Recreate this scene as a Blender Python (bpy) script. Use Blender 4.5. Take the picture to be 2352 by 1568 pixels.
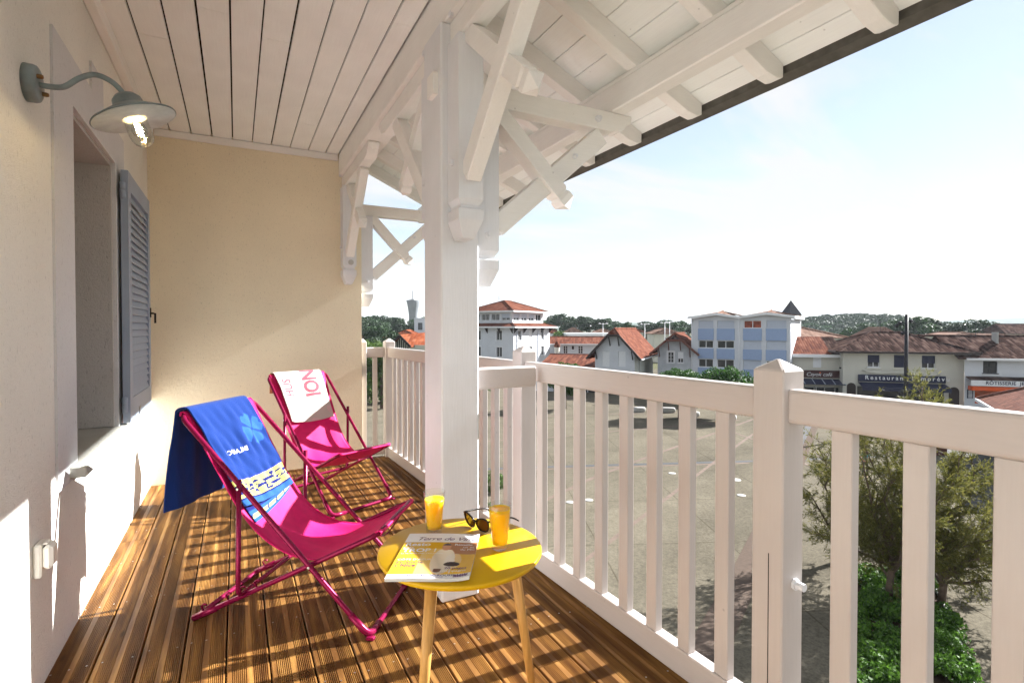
import bpy, bmesh, math, random
import numpy as np
from mathutils import Vector, Matrix, Quaternion

sc = bpy.context.scene
for o in list(bpy.data.objects): bpy.data.objects.remove(o, do_unlink=True)
R = math.radians
COL = sc.collection

# ------------------------------------------------------------------ camera
CAMX, CAMY, CAMZ = 0.56, 0.0, 1.2
YAW = 27.5
FPX = 1217.0                       # focal length in units of a 2352 px wide picture
cam_d = bpy.data.cameras.new('camera'); cam = bpy.data.objects.new('camera', cam_d); COL.objects.link(cam)
cam.location = (CAMX, CAMY, CAMZ)
cam.rotation_euler = (R(90 - 0.9), 0, R(-YAW))
cam_d.sensor_fit = 'HORIZONTAL'; cam_d.sensor_width = 36.0; cam_d.lens = 36.0 * FPX / 2352.0
cam_d.shift_y = -13.0 / 2352.0
cam_d.clip_start = 0.05; cam_d.clip_end = 9000
sc.camera = cam
sc.render.resolution_x = 1024; sc.render.resolution_y = 682

# ------------------------------------------------------------------ light
SUN_AZ, SUN_EL = -0.35, 30.5        # azimuth measured from +X
S = Vector((math.cos(R(SUN_EL)) * math.cos(R(SUN_AZ)), math.cos(R(SUN_EL)) * math.sin(R(SUN_AZ)), math.sin(R(SUN_EL))))
sd = bpy.data.lights.new('sun', 'SUN'); sun = bpy.data.objects.new('sun', sd); COL.objects.link(sun)
sd.energy = 5.0; sd.angle = R(0.5); sd.color = (1.0, 0.985, 0.965)
sun.rotation_euler = (-S).to_track_quat('-Z', 'Y').to_euler(); sun.location = S * 60

world = bpy.data.worlds.new('World'); sc.world = world; world.use_nodes = True
wn = world.node_tree.nodes; wl = world.node_tree.links; wn.clear()
wo = wn.new('ShaderNodeOutputWorld'); bg = wn.new('ShaderNodeBackground')
sky = wn.new('ShaderNodeTexSky'); sky.sky_type = 'NISHITA'; sky.sun_disc = False
sky.sun_elevation = R(SUN_EL); sky.sun_rotation = R(90 - SUN_AZ); sky.altitude = 20
sky.air_density = 1.0; sky.dust_density = 0.1; sky.ozone_density = 1.0
bg.inputs['Strength'].default_value = 0.05
tc = wn.new('ShaderNodeTexCoord'); sep = wn.new('ShaderNodeSeparateXYZ'); wl.new(tc.outputs['Generated'], sep.inputs[0])
# thin cloud sheet: direction projected on a flat layer
mz = wn.new('ShaderNodeMath'); mz.operation = 'MAXIMUM'; mz.inputs[1].default_value = 0.0; wl.new(sep.outputs['Z'], mz.inputs[0])
ad = wn.new('ShaderNodeMath'); ad.inputs[1].default_value = 0.16; wl.new(mz.outputs[0], ad.inputs[0])
dv = wn.new('ShaderNodeVectorMath'); dv.operation = 'DIVIDE'
cmb = wn.new('ShaderNodeCombineXYZ')
for i in range(3): wl.new(ad.outputs[0], cmb.inputs[i])
wl.new(tc.outputs['Generated'], dv.inputs[0]); wl.new(cmb.outputs[0], dv.inputs[1])
mp = wn.new('ShaderNodeMapping'); mp.inputs['Rotation'].default_value = (0, 0, R(35)); mp.inputs['Scale'].default_value = (0.55, 1.5, 0.0)
mp.inputs['Location'].default_value = (3.4, 1.25, 0); wl.new(dv.outputs[0], mp.inputs['Vector'])
nz = wn.new('ShaderNodeTexNoise'); nz.inputs['Scale'].default_value = 1.15; nz.inputs['Detail'].default_value = 7; nz.inputs['Roughness'].default_value = 0.55
nz.inputs['Distortion'].default_value = 0.6
wl.new(mp.outputs[0], nz.inputs['Vector'])
cr = wn.new('ShaderNodeMapRange'); cr.inputs['From Min'].default_value = 0.46; cr.inputs['From Max'].default_value = 0.60
cr.inputs['To Min'].default_value = 0.42; cr.inputs['To Max'].default_value = 0.98; wl.new(nz.outputs['Fac'], cr.inputs['Value'])
mix = wn.new('ShaderNodeMix'); mix.data_type = 'RGBA'; wl.new(cr.outputs[0], mix.inputs['Factor'])
wl.new(sky.outputs[0], mix.inputs['A']); mix.inputs['B'].default_value = (4.4, 4.46, 4.54, 1)
wl.new(mix.outputs['Result'], bg.inputs['Color']); wl.new(bg.outputs[0], wo.inputs[0])

sc.view_settings.view_transform = 'Standard'; sc.view_settings.look = 'None'
sc.view_settings.exposure = 2.05; sc.view_settings.gamma = 1.0; sc.view_settings.use_curve_mapping = False
sc.render.engine = 'CYCLES'
sc.cycles.max_bounces = 10; sc.cycles.diffuse_bounces = 8; sc.cycles.transparent_max_bounces = 12

GZ = -7.4                          # level of the square below the balcony
_f = Vector((math.sin(R(YAW)), math.cos(R(YAW)), 0)); _r = Vector((math.cos(R(YAW)), -math.sin(R(YAW)), 0))
HORY = 751.9
def at(px, d, z):                  # bearing px, distance d along the view axis -> point at level z
    return Vector((CAMX, CAMY, 0)) + _f * d + _r * ((px - 1176.0) * d / FPX) + Vector((0, 0, z))
def onground(px, py, z=None):
    z = GZ if z is None else z
    d = (CAMZ - z) * FPX / (py - HORY); return at(px, d, z)
def hgt(py, d):                    # height above the square
    return (CAMZ - GZ) + (HORY - py) * d / FPX

# ------------------------------------------------------------------ helpers
def lin(c):
    return tuple(((v / 255.0) / 12.92 if v / 255.0 <= 0.04045 else ((v / 255.0 + 0.055) / 1.055) ** 2.4) for v in c)
def tag(o, label=None, cat=None, group=None, kind=None):
    if label: o['label'] = label
    if cat: o['category'] = cat
    if group: o['group'] = group
    if kind: o['kind'] = kind
    return o
def empty(name, loc=(0, 0, 0), rz=0.0, label=None, cat=None, group=None, kind=None, parent=None):
    o = bpy.data.objects.new(name, None); COL.objects.link(o); o.location = loc; o.rotation_euler = (0, 0, rz)
    o.empty_display_size = 0.1
    if parent: o.parent = parent
    return tag(o, label, cat, group, kind)
def mk(name, verts, faces, mat, parent=None, smooth=False, loc=None):
    me = bpy.data.meshes.new(name); me.from_pydata([tuple(v) for v in verts], [], faces); me.update()
    if mat: me.materials.append(mat)
    if smooth:
        for p in me.polygons: p.use_smooth = True
    o = bpy.data.objects.new(name, me); COL.objects.link(o)
    if parent: o.parent = parent
    if loc is not None: o.location = loc
    return o
def from_bm(name, bm, mat, parent=None, smooth=False):
    me = bpy.data.meshes.new(name); bm.to_mesh(me); bm.free()
    if mat: me.materials.append(mat)
    if smooth:
        for p in me.polygons: p.use_smooth = True
    o = bpy.data.objects.new(name, me); COL.objects.link(o)
    if parent: o.parent = parent
    return o
def link_mesh(name, me, parent=None, loc=(0, 0, 0), rz=0.0, scale=None):
    o = bpy.data.objects.new(name, me); COL.objects.link(o); o.location = loc; o.rotation_euler = (0, 0, rz)
    if scale is not None: o.scale = scale
    if parent: o.parent = parent
    return o
BOXF = [(0, 3, 2, 1), (4, 5, 6, 7), (0, 1, 5, 4), (1, 2, 6, 5), (2, 3, 7, 6), (3, 0, 4, 7)]
def boxv(x0, x1, y0, y1, z0, z1):
    return [(x0, y0, z0), (x1, y0, z0), (x1, y1, z0), (x0, y1, z0), (x0, y0, z1), (x1, y0, z1), (x1, y1, z1), (x0, y1, z1)]
def bevel_bm(bm, w, seg=1):
    if w > 0: bmesh.ops.bevel(bm, geom=list(bm.edges), offset=w, segments=seg, affect='EDGES', profile=0.5)
def bm_box(bm, x0, x1, y0, y1, z0, z1):
    vs = [bm.verts.new(v) for v in boxv(x0, x1, y0, y1, z0, z1)]
    for f in BOXF: bm.faces.new([vs[i] for i in f])
def box(name, x0, x1, y0, y1, z0, z1, mat, parent=None, bev=0.0):
    bm = bmesh.new(); bm_box(bm, x0, x1, y0, y1, z0, z1); bevel_bm(bm, bev)
    return from_bm(name, bm, mat, parent)
class MB:
    def __init__(s): s.v = []; s.f = []
    def add(s, v, f):
        n = len(s.v); s.v += [tuple(a) for a in v]; s.f += [tuple(i + n for i in q) for q in f]
    def box(s, *a): s.add(boxv(*a), BOXF)
    def build(s, name, mat, parent=None, smooth=False): return mk(name, s.v, s.f, mat, parent, smooth)
def prism(name, poly, axis, a0, a1, mat, parent=None, bev=0.0):
    """extrude a 2D polygon: axis 'x' -> poly is (y,z); 'y' -> (x,z); 'z' -> (x,y)"""
    bm = bmesh.new(); n = len(poly)
    def P(p, a): return {'x': (a, p[0], p[1]), 'y': (p[0], a, p[1]), 'z': (p[0], p[1], a)}[axis]
    A = [bm.verts.new(P(p, a0)) for p in poly]; B = [bm.verts.new(P(p, a1)) for p in poly]
    bm.faces.new(A); bm.faces.new(B[::-1])
    for i in range(n): bm.faces.new((A[i], B[i], B[(i + 1) % n], A[(i + 1) % n]))
    bmesh.ops.recalc_face_normals(bm, faces=bm.faces); bevel_bm(bm, bev)
    return from_bm(name, bm, mat, parent)
def beam(name, p0, p1, w, h, mat, parent=None, bev=0.004, up=(0, 0, 1), tip=None):
    """bar from p0 to p1; w sideways, h along up; tip: pyramid end with a notch"""
    p0 = Vector(p0); p1 = Vector(p1); d = (p1 - p0); L = d.length; d.normalize()
    s = d.cross(Vector(up)); s.normalize(); u = s.cross(d)
    bm = bmesh.new()
    def ring(t, k): return [bm.verts.new(p0 + d * t + s * a * w / 2 * k + u * b * h / 2 * k) for a, b in ((-1, -1), (1, -1), (1, 1), (-1, 1))]
    rs = [ring(0, 1)]
    if tip:
        rs += [ring(L - 0.09, 1), ring(L - 0.075, 0.8), ring(L - 0.06, 1.0), ring(L - 0.03, 1.0)]
        e = bm.verts.new(p1 + d * 0.015)
    else: rs += [ring(L, 1)]
    bm.faces.new(rs[0][::-1])
    for a, b in zip(rs[:-1], rs[1:]):
        for i in range(4): bm.faces.new((a[i], a[(i + 1) % 4], b[(i + 1) % 4], b[i]))
    if tip:
        for i in range(4): bm.faces.new((rs[-1][i], rs[-1][(i + 1) % 4], e))
    else: bm.faces.new(rs[1])
    bmesh.ops.recalc_face_normals(bm, faces=bm.faces)
    if not tip: bevel_bm(bm, bev)
    return from_bm(name, bm, mat, parent)
def fillet(pts, r, n=5, closed=False):
    pts = [Vector(p) for p in pts]; out = []
    N = len(pts)
    for i in range(N):
        if not closed and i in (0, N - 1): out.append(pts[i]); continue
        a, b, c = pts[i - 1], pts[i], pts[(i + 1) % N]
        d1 = (a - b); d2 = (c - b); k = min(r, d1.length * 0.45, d2.length * 0.45)
        q0 = b + d1.normalized() * k; q1 = b + d2.normalized() * k
        for j in range(n + 1):
            t = j / n; out.append(q0 * (1 - t) ** 2 + b * 2 * t * (1 - t) + q1 * t * t)
    return out
def smooth_path(pts, n=8):
    P = [Vector(p) for p in pts]; out = []
    for i in range(len(P) - 1):
        p0 = P[max(i - 1, 0)]; p1 = P[i]; p2 = P[i + 1]; p3 = P[min(i + 2, len(P) - 1)]
        for j in range(n):
            t = j / n
            out.append(0.5 * ((2 * p1) + (p2 - p0) * t + (2 * p0 - 5 * p1 + 4 * p2 - p3) * t * t + (3 * p1 - p0 - 3 * p2 + p3) * t ** 3))
    out.append(P[-1]); return out
def tube_vf(pts, r, n=10, closed=False, cap=True):
    pts = [Vector(p) for p in pts]; N = len(pts); rr = r if callable(r) else (lambda t: r)
    V = []; F = []; prev = None
    for i, p in enumerate(pts):
        if closed: d = pts[(i + 1) % N] - pts[i - 1]
        else: d = pts[min(i + 1, N - 1)] - pts[max(i - 1, 0)]
        d.normalize()
        if prev is None:
            a = Vector((0, 0, 1)) if abs(d.z) < 0.9 else Vector((1, 0, 0)); s = d.cross(a).normalized()
        else:
            s = prev - d * prev.dot(d); s.normalize()
        prev = s; u = d.cross(s); rad = rr(i / max(N - 1, 1))
        for k in range(n):
            a = 2 * math.pi * k / n; V.append(p + s * math.cos(a) * rad + u * math.sin(a) * rad)
    for i in range(N if closed else N - 1):
        for k in range(n):
            a = i * n + k; b = i * n + (k + 1) % n; c = ((i + 1) % N) * n + (k + 1) % n; e = ((i + 1) % N) * n + k
            F.append((a, b, c, e))
    if not closed and cap: F.append(tuple(range(n))[::-1]); F.append(tuple(range((N - 1) * n, N * n)))
    return V, F
def tube(name, pts, r, mat, parent=None, n=10, closed=False):
    V, F = tube_vf(pts, r, n, closed); return mk(name, V, F, mat, parent, True)
def lathe(name, prof, mat, parent=None, n=32, mtx=None, smooth=True, facet=None):
    V = []; F = []
    for i, (r, z) in enumerate(prof):
        for k in range(n):
            a = 2 * math.pi * (k + 0.5) / n; v = Vector((r * math.cos(a), r * math.sin(a), z)); V.append(mtx @ v if mtx else v)
    for i in range(len(prof) - 1):
        for k in range(n): F.append((i * n + k, i * n + (k + 1) % n, (i + 1) * n + (k + 1) % n, (i + 1) * n + k))
    if prof[0][0] > 1e-5: F.append(tuple(range(n))[::-1])
    if prof[-1][0] > 1e-5: F.append(tuple(range((len(prof) - 1) * n, len(prof) * n)))
    return mk(name, V, F, mat, parent, smooth)
def text_mesh(name, s, size, mat, parent=None, mtx=None, align='LEFT', shear=0.0, bold=0.0, space=1.0, depth=0.0):
    cu = bpy.data.curves.new(name, 'FONT'); cu.body = s; cu.size = size; cu.align_x = align; cu.shear = shear; cu.offset = bold * size
    cu.space_character = space; cu.resolution_u = 3; cu.extrude = depth
    t = bpy.data.objects.new(name, cu); COL.objects.link(t); bpy.context.view_layer.update()
    me = bpy.data.meshes.new_from_object(t.evaluated_get(bpy.context.evaluated_depsgraph_get()))
    bpy.data.objects.remove(t, do_unlink=True); bpy.data.curves.remove(cu)
    me.materials.clear(); me.materials.append(mat)
    if mtx: me.transform(mtx)
    o = bpy.data.objects.new(name, me); COL.objects.link(o)
    if parent: o.parent = parent
    return o

# ------------------------------------------------------------------ materials
def newmat(name):
    m = bpy.data.materials.new(name); m.use_nodes = True
    return m, m.node_tree.nodes, m.node_tree.links, m.node_tree.nodes['Principled BSDF']
def simple(name, col, rough=0.5, metal=0.0, var=0.06, scale=6.0, bump=0.0, bscale=40.0, spec=0.22, coords='Object', detail=4, stretch=None, bdist=0.01):
    m, n, l, b = newmat(name)
    t = n.new('ShaderNodeTexCoord'); src = t.outputs[coords]
    if stretch:
        mpn = n.new('ShaderNodeMapping'); mpn.inputs['Scale'].default_value = stretch; l.new(src, mpn.inputs[0]); src = mpn.outputs[0]
    nz = n.new('ShaderNodeTexNoise'); nz.inputs['Scale'].default_value = scale; nz.inputs['Detail'].default_value = detail; l.new(src, nz.inputs['Vector'])
    r = n.new('ShaderNodeValToRGB'); r.color_ramp.elements[0].position = 0.3; r.color_ramp.elements[1].position = 0.7
    r.color_ramp.elements[0].color = (*[max(0, c * (1 - var)) for c in col], 1); r.color_ramp.elements[1].color = (*[min(1, c * (1 + var)) for c in col], 1)
    l.new(nz.outputs['Fac'], r.inputs[0]); l.new(r.outputs[0], b.inputs['Base Color'])
    b.inputs['Roughness'].default_value = rough; b.inputs['Metallic'].default_value = metal; b.inputs['Specular IOR Level'].default_value = spec
    if bump > 0:
        z2 = n.new('ShaderNodeTexNoise'); z2.inputs['Scale'].default_value = bscale; z2.inputs['Detail'].default_value = 3; l.new(src, z2.inputs['Vector'])
        bp = n.new('ShaderNodeBump'); bp.inputs['Strength'].default_value = bump; bp.inputs['Distance'].default_value = bdist
        l.new(z2.outputs['Fac'], bp.inputs['Height']); l.new(bp.outputs[0], b.inputs['Normal'])
    return m
def stucco(name, col, bscale=260, bump=0.8):
    m, n, l, b = newmat(name); t = n.new('ShaderNodeTexCoord')
    v = n.new('ShaderNodeTexNoise'); v.inputs['Scale'].default_value = bscale; v.inputs['Detail'].default_value = 2; v.inputs['Distortion'].default_value = 0.8; l.new(t.outputs['Object'], v.inputs['Vector'])
    p = n.new('ShaderNodeTexNoise'); p.inputs['Scale'].default_value = 38; p.inputs['Detail'].default_value = 5; l.new(t.outputs['Object'], p.inputs['Vector'])
    big = n.new('ShaderNodeTexNoise'); big.inputs['Scale'].default_value = 1.2; big.inputs['Detail'].default_value = 5; l.new(t.outputs['Object'], big.inputs['Vector'])
    mapx = n.new('ShaderNodeMapping'); mapx.inputs['Scale'].default_value = (1, 1, 0.35); l.new(t.outputs['Object'], mapx.inputs[0])
    pit = n.new('ShaderNodeTexNoise'); pit.inputs['Scale'].default_value = 120; pit.inputs['Detail'].default_value = 1; l.new(mapx.outputs[0], pit.inputs['Vector'])
    pr = n.new('ShaderNodeMapRange'); pr.inputs['From Min'].default_value = 0.27; pr.inputs['From Max'].default_value = 0.36; pr.inputs['To Min'].default_value = 0.82; pr.inputs['To Max'].default_value = 1.0; l.new(pit.outputs['Fac'], pr.inputs['Value'])
    r = n.new('ShaderNodeMapRange'); r.inputs['From Min'].default_value = 0.3; r.inputs['From Max'].default_value = 0.7; r.inputs['To Min'].default_value = 0.90; r.inputs['To Max'].default_value = 1.05; l.new(big.outputs['Fac'], r.inputs['Value'])
    r2 = n.new('ShaderNodeMapRange'); r2.inputs['From Min'].default_value = 0.3; r2.inputs['From Max'].default_value = 0.7; r2.inputs['To Min'].default_value = 0.93; r2.inputs['To Max'].default_value = 1.04; l.new(v.outputs['Fac'], r2.inputs['Value'])
    m1 = n.new('ShaderNodeMath'); m1.operation = 'MULTIPLY'; l.new(r.outputs[0], m1.inputs[0]); l.new(r2.outputs[0], m1.inputs[1])
    m2 = n.new('ShaderNodeMath'); m2.operation = 'MULTIPLY'; l.new(m1.outputs[0], m2.inputs[0]); l.new(pr.outputs[0], m2.inputs[1])
    vm = n.new('ShaderNodeVectorMath'); vm.operation = 'SCALE'; vm.inputs[0].default_value = col; l.new(m2.outputs[0], vm.inputs['Scale']); l.new(vm.outputs[0], b.inputs['Base Color'])
    b.inputs['Roughness'].default_value = 0.9; b.inputs['Specular IOR Level'].default_value = 0.2
    ma = n.new('ShaderNodeMath'); ma.operation = 'ADD'; l.new(v.outputs['Fac'], ma.inputs[0]); l.new(p.outputs['Fac'], ma.inputs[1])
    ma2 = n.new('ShaderNodeMath'); ma2.operation = 'ADD'; l.new(ma.outputs[0], ma2.inputs[0]); l.new(pr.outputs[0], ma2.inputs[1])
    bp = n.new('ShaderNodeBump'); bp.inputs['Strength'].default_value = bump; bp.inputs['Distance'].default_value = 0.0035; l.new(ma2.outputs[0], bp.inputs['Height']); l.new(bp.outputs[0], b.inputs['Normal'])
    return m
def painted(name, col, grain=(30, 3, 30), rough=0.45, bump=0.25, dirt=0.08):
    """painted timber; the grain runs along the axis with the small scale value"""
    m, n, l, b = newmat(name); t = n.new('ShaderNodeTexCoord')
    mpn = n.new('ShaderNodeMapping'); mpn.inputs['Scale'].default_value = grain; l.new(t.outputs['Object'], mpn.inputs[0])
    g = n.new('ShaderNodeTexNoise'); g.inputs['Scale'].default_value = 4.0; g.inputs['Detail'].default_value = 5; l.new(mpn.outputs[0], g.inputs['Vector'])
    big = n.new('ShaderNodeTexNoise'); big.inputs['Scale'].default_value = 3.0; big.inputs['Detail'].default_value = 4; l.new(t.outputs['Object'], big.inputs['Vector'])
    spots = n.new('ShaderNodeTexVoronoi'); spots.inputs['Scale'].default_value = 9.0; l.new(t.outputs['Object'], spots.inputs['Vector'])
    sr = n.new('ShaderNodeMapRange'); sr.inputs['From Min'].default_value = 0.02; sr.inputs['From Max'].default_value = 0.05; sr.inputs['To Min'].default_value = 0.72; sr.inputs['To Max'].default_value = 1.0; l.new(spots.outputs['Distance'], sr.inputs['Value'])
    r = n.new('ShaderNodeMapRange'); r.inputs['From Min'].default_value = 0.3; r.inputs['From Max'].default_value = 0.7; r.inputs['To Min'].default_value = 1.0 - dirt; r.inputs['To Max'].default_value = 1.02; l.new(big.outputs['Fac'], r.inputs['Value'])
    r2 = n.new('ShaderNodeMapRange'); r2.inputs['From Min'].default_value = 0.3; r2.inputs['From Max'].default_value = 0.7; r2.inputs['To Min'].default_value = 0.975; r2.inputs['To Max'].default_value = 1.012; l.new(g.outputs['Fac'], r2.inputs['Value'])
    m1 = n.new('ShaderNodeMath'); m1.operation = 'MULTIPLY'; l.new(r.outputs[0], m1.inputs[0]); l.new(r2.outputs[0], m1.inputs[1])
    m2 = n.new('ShaderNodeMath'); m2.operation = 'MULTIPLY'; l.new(m1.outputs[0], m2.inputs[0]); l.new(sr.outputs[0], m2.inputs[1])
    vm = n.new('ShaderNodeVectorMath'); vm.operation = 'SCALE'; vm.inputs[0].default_value = col; l.new(m2.outputs[0], vm.inputs['Scale']); l.new(vm.outputs[0], b.inputs['Base Color'])
    b.inputs['Roughness'].default_value = rough; b.inputs['Specular IOR Level'].default_value = 0.4
    bp = n.new('ShaderNodeBump'); bp.inputs['Strength'].default_value = bump; bp.inputs['Distance'].default_value = 0.002; l.new(g.outputs['Fac'], bp.inputs['Height']); l.new(bp.outputs[0], b.inputs['Normal'])
    return m
def deckwood():
    m, n, l, b = newmat('deck_wood'); t = n.new('ShaderNodeTexCoord'); oi = n.new('ShaderNodeObjectInfo')
    off = n.new('ShaderNodeVectorMath'); off.operation = 'SCALE'; off.inputs[0].default_value = (3.1, 11.7, 5.3); l.new(oi.outputs['Random'], off.inputs['Scale'])
    ad = n.new('ShaderNodeVectorMath'); l.new(t.outputs['Object'], ad.inputs[0]); l.new(off.outputs[0], ad.inputs[1])
    mpn = n.new('ShaderNodeMapping'); mpn.inputs['Scale'].default_value = (14, 1.1, 14); l.new(ad.outputs[0], mpn.inputs[0])
    g = n.new('ShaderNodeTexNoise'); g.inputs['Scale'].default_value = 2.2; g.inputs['Detail'].default_value = 7; g.inputs['Distortion'].default_value = 0.5; l.new(mpn.outputs[0], g.inputs['Vector'])
    r = n.new('ShaderNodeValToRGB'); e = r.color_ramp.elements
    e[0].position = 0.28; e[0].color = (0.075, 0.028, 0.007, 1); e[1].position = 0.74; e[1].color = (0.42, 0.225, 0.062, 1)
    k = e.new(0.5); k.color = (0.20, 0.092, 0.024, 1)
    l.new(g.outputs['Fac'], r.inputs[0])
    mk2 = n.new('ShaderNodeMapping'); mk2.inputs['Scale'].default_value = (5.5, 1.6, 1); l.new(ad.outputs[0], mk2.inputs[0])
    kn = n.new('ShaderNodeTexVoronoi'); kn.inputs['Scale'].default_value = 1.6; l.new(mk2.outputs[0], kn.inputs['Vector'])
    kr = n.new('ShaderNodeMapRange'); kr.inputs['From Min'].default_value = 0.03; kr.inputs['From Max'].default_value = 0.10; kr.inputs['To Min'].default_value = 0.40; kr.inputs['To Max'].default_value = 1.0; l.new(kn.outputs['Distance'], kr.inputs['Value'])
    vr = n.new('ShaderNodeMapRange'); vr.inputs['To Min'].default_value = 0.78; vr.inputs['To Max'].default_value = 1.2; l.new(oi.outputs['Random'], vr.inputs['Value'])
    mm = n.new('ShaderNodeMath'); mm.operation = 'MULTIPLY'; l.new(kr.outputs[0], mm.inputs[0]); l.new(vr.outputs[0], mm.inputs[1])
    # grooved bands are weathered darker than the smooth strips: across the board
    sx = n.new('ShaderNodeSeparateXYZ'); l.new(t.outputs['Object'], sx.inputs[0])
    vm = n.new('ShaderNodeVectorMath'); vm.operation = 'SCALE'; l.new(r.outputs[0], vm.inputs[0]); l.new(mm.outputs[0], vm.inputs['Scale']); l.new(vm.outputs[0], b.inputs['Base Color'])
    b.inputs['Roughness'].default_value = 0.5; b.inputs['Specular IOR Level'].default_value = 0.2
    bp = n.new('ShaderNodeBump'); bp.inputs['Strength'].default_value = 0.25; bp.inputs['Distance'].default_value = 0.002; l.new(g.outputs['Fac'], bp.inputs['Height']); l.new(bp.outputs[0], b.inputs['Normal'])
    return m
def tiles(name, c0, c1, c2, row=0.33, colw=0.28, axis='X', rough=0.95, spec=0.03):
    """clay roof tiles: courses by height, pans across"""
    m, n, l, b = newmat(name); t = n.new('ShaderNodeTexCoord'); sx = n.new('ShaderNodeSeparateXYZ'); l.new(t.outputs['Object'], sx.inputs[0])
    def fr(sock, per):
        d = n.new('ShaderNodeMath'); d.operation = 'DIVIDE'; d.inputs[1].default_value = per; l.new(sock, d.inputs[0])
        f = n.new('ShaderNodeMath'); f.operation = 'FRACT'; l.new(d.outputs[0], f.inputs[0]); return f.outputs[0], d.outputs[0]
    rz, rzi = fr(sx.outputs['Z'], row); cx, cxi = fr(sx.outputs[axis], colw)
    pm = n.new('ShaderNodeMath'); pm.operation = 'PINGPONG'; pm.inputs[1].default_value = 0.5; l.new(cxi, pm.inputs[0])
    comb = n.new('ShaderNodeCombineXYZ'); fl1 = n.new('ShaderNodeMath'); fl1.operation = 'FLOOR'; l.new(rzi, fl1.inputs[0]); fl2 = n.new('ShaderNodeMath'); fl2.operation = 'FLOOR'; l.new(cxi, fl2.inputs[0])
    l.new(fl1.outputs[0], comb.inputs[0]); l.new(fl2.outputs[0], comb.inputs[1])
    wn_ = n.new('ShaderNodeTexWhiteNoise'); l.new(comb.outputs[0], wn_.inputs['Vector'])
    big = n.new('ShaderNodeTexNoise'); big.inputs['Scale'].default_value = 0.7; big.inputs['Detail'].default_value = 5; l.new(t.outputs['Object'], big.inputs['Vector'])
    av = n.new('ShaderNodeMath'); av.operation = 'ADD'; l.new(wn_.outputs['Value'], av.inputs[0]); l.new(big.outputs['Fac'], av.inputs[1])
    hv = n.new('ShaderNodeMath'); hv.operation = 'MULTIPLY'; hv.inputs[1].default_value = 0.5; l.new(av.outputs[0], hv.inputs[0])
    r = n.new('ShaderNodeValToRGB'); e = r.color_ramp.elements; e[0].position = 0.25; e[0].color = (*c0, 1); e[1].position = 0.8; e[1].color = (*c2, 1); k = e.new(0.5); k.color = (*c1, 1)
    l.new(hv.outputs[0], r.inputs[0])
    l.new(r.outputs[0], b.inputs['Base Color']); b.inputs['Roughness'].default_value = rough; b.inputs['Specular IOR Level'].default_value = spec
    inv = n.new('ShaderNodeMath'); inv.operation = 'SUBTRACT'; inv.inputs[0].default_value = 1.0; l.new(rz, inv.inputs[1])
    hs = n.new('ShaderNodeMath'); hs.operation = 'ADD'; l.new(inv.outputs[0], hs.inputs[0]); l.new(pm.outputs[0], hs.inputs[1])
    bp = n.new('ShaderNodeBump'); bp.inputs['Strength'].default_value = 0.8; bp.inputs['Distance'].default_value = 0.06; l.new(hs.outputs[0], bp.inputs['Height']); l.new(bp.outputs[0], b.inputs['Normal'])
    return m
def leafmat(name, c0, c1, rough=0.6, trans=0.35, ovar=0.0):
    m, n, l, b = newmat(name); g = n.new('ShaderNodeNewGeometry')
    r = n.new('ShaderNodeValToRGB'); r.color_ramp.elements[0].color = (*c0, 1); r.color_ramp.elements[1].color = (*c1, 1)
    l.new(g.outputs['Random Per Island'], r.inputs[0]); oi = n.new('ShaderNodeObjectInfo'); vr = n.new('ShaderNodeMapRange'); vr.inputs['To Min'].default_value = 1.0 - ovar; vr.inputs['To Max'].default_value = 1.0 + ovar; l.new(oi.outputs['Random'], vr.inputs['Value']); vs = n.new('ShaderNodeVectorMath'); vs.operation = 'SCALE'; l.new(r.outputs[0], vs.inputs[0]); l.new(vr.outputs[0], vs.inputs['Scale']); l.new(vs.outputs[0], b.inputs['Base Color']); b.inputs['Roughness'].default_value = rough; b.inputs['Specular IOR Level'].default_value = 0.25
    tr = n.new('ShaderNodeBsdfTranslucent'); l.new(vs.outputs[0], tr.inputs['Color'])
    ms = n.new('ShaderNodeMixShader'); ms.inputs[0].default_value = trans; l.new(b.outputs[0], ms.inputs[1]); l.new(tr.outputs[0], ms.inputs[2])
    l.new(ms.outputs[0], n['Material Output'].inputs['Surface']); return m
def glassmat(name, col=(0.955, 0.965, 0.955), rough=0.02, ior=1.58):
    """thin clear glass: see-through with Fresnel gloss"""
    m, n, l, b = newmat(name); t = n.new('ShaderNodeBsdfTransparent'); t.inputs[0].default_value = (*col, 1)
    g = n.new('ShaderNodeBsdfGlossy'); g.inputs['Roughness'].default_value = rough; fz = n.new('ShaderNodeFresnel'); ge = n.new('ShaderNodeNewGeometry'); mr = n.new('ShaderNodeMapRange'); mr.inputs['To Min'].default_value = ior; mr.inputs['To Max'].default_value = 1.0 / ior; l.new(ge.outputs['Backfacing'], mr.inputs['Value']); l.new(mr.outputs[0], fz.inputs['IOR'])
    ms = n.new('ShaderNodeMixShader'); l.new(fz.outputs[0], ms.inputs[0]); l.new(t.outputs[0], ms.inputs[1]); l.new(g.outputs[0], ms.inputs[2]); l.new(ms.outputs[0], n['Material Output'].inputs['Surface']); return m
def emit(name, col, strength):
    m, n, l, b = newmat(name); b.inputs['Base Color'].default_value = (*col, 1); b.inputs['Emission Color'].default_value = (*col, 1); b.inputs['Emission Strength'].default_value = strength; return m
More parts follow.
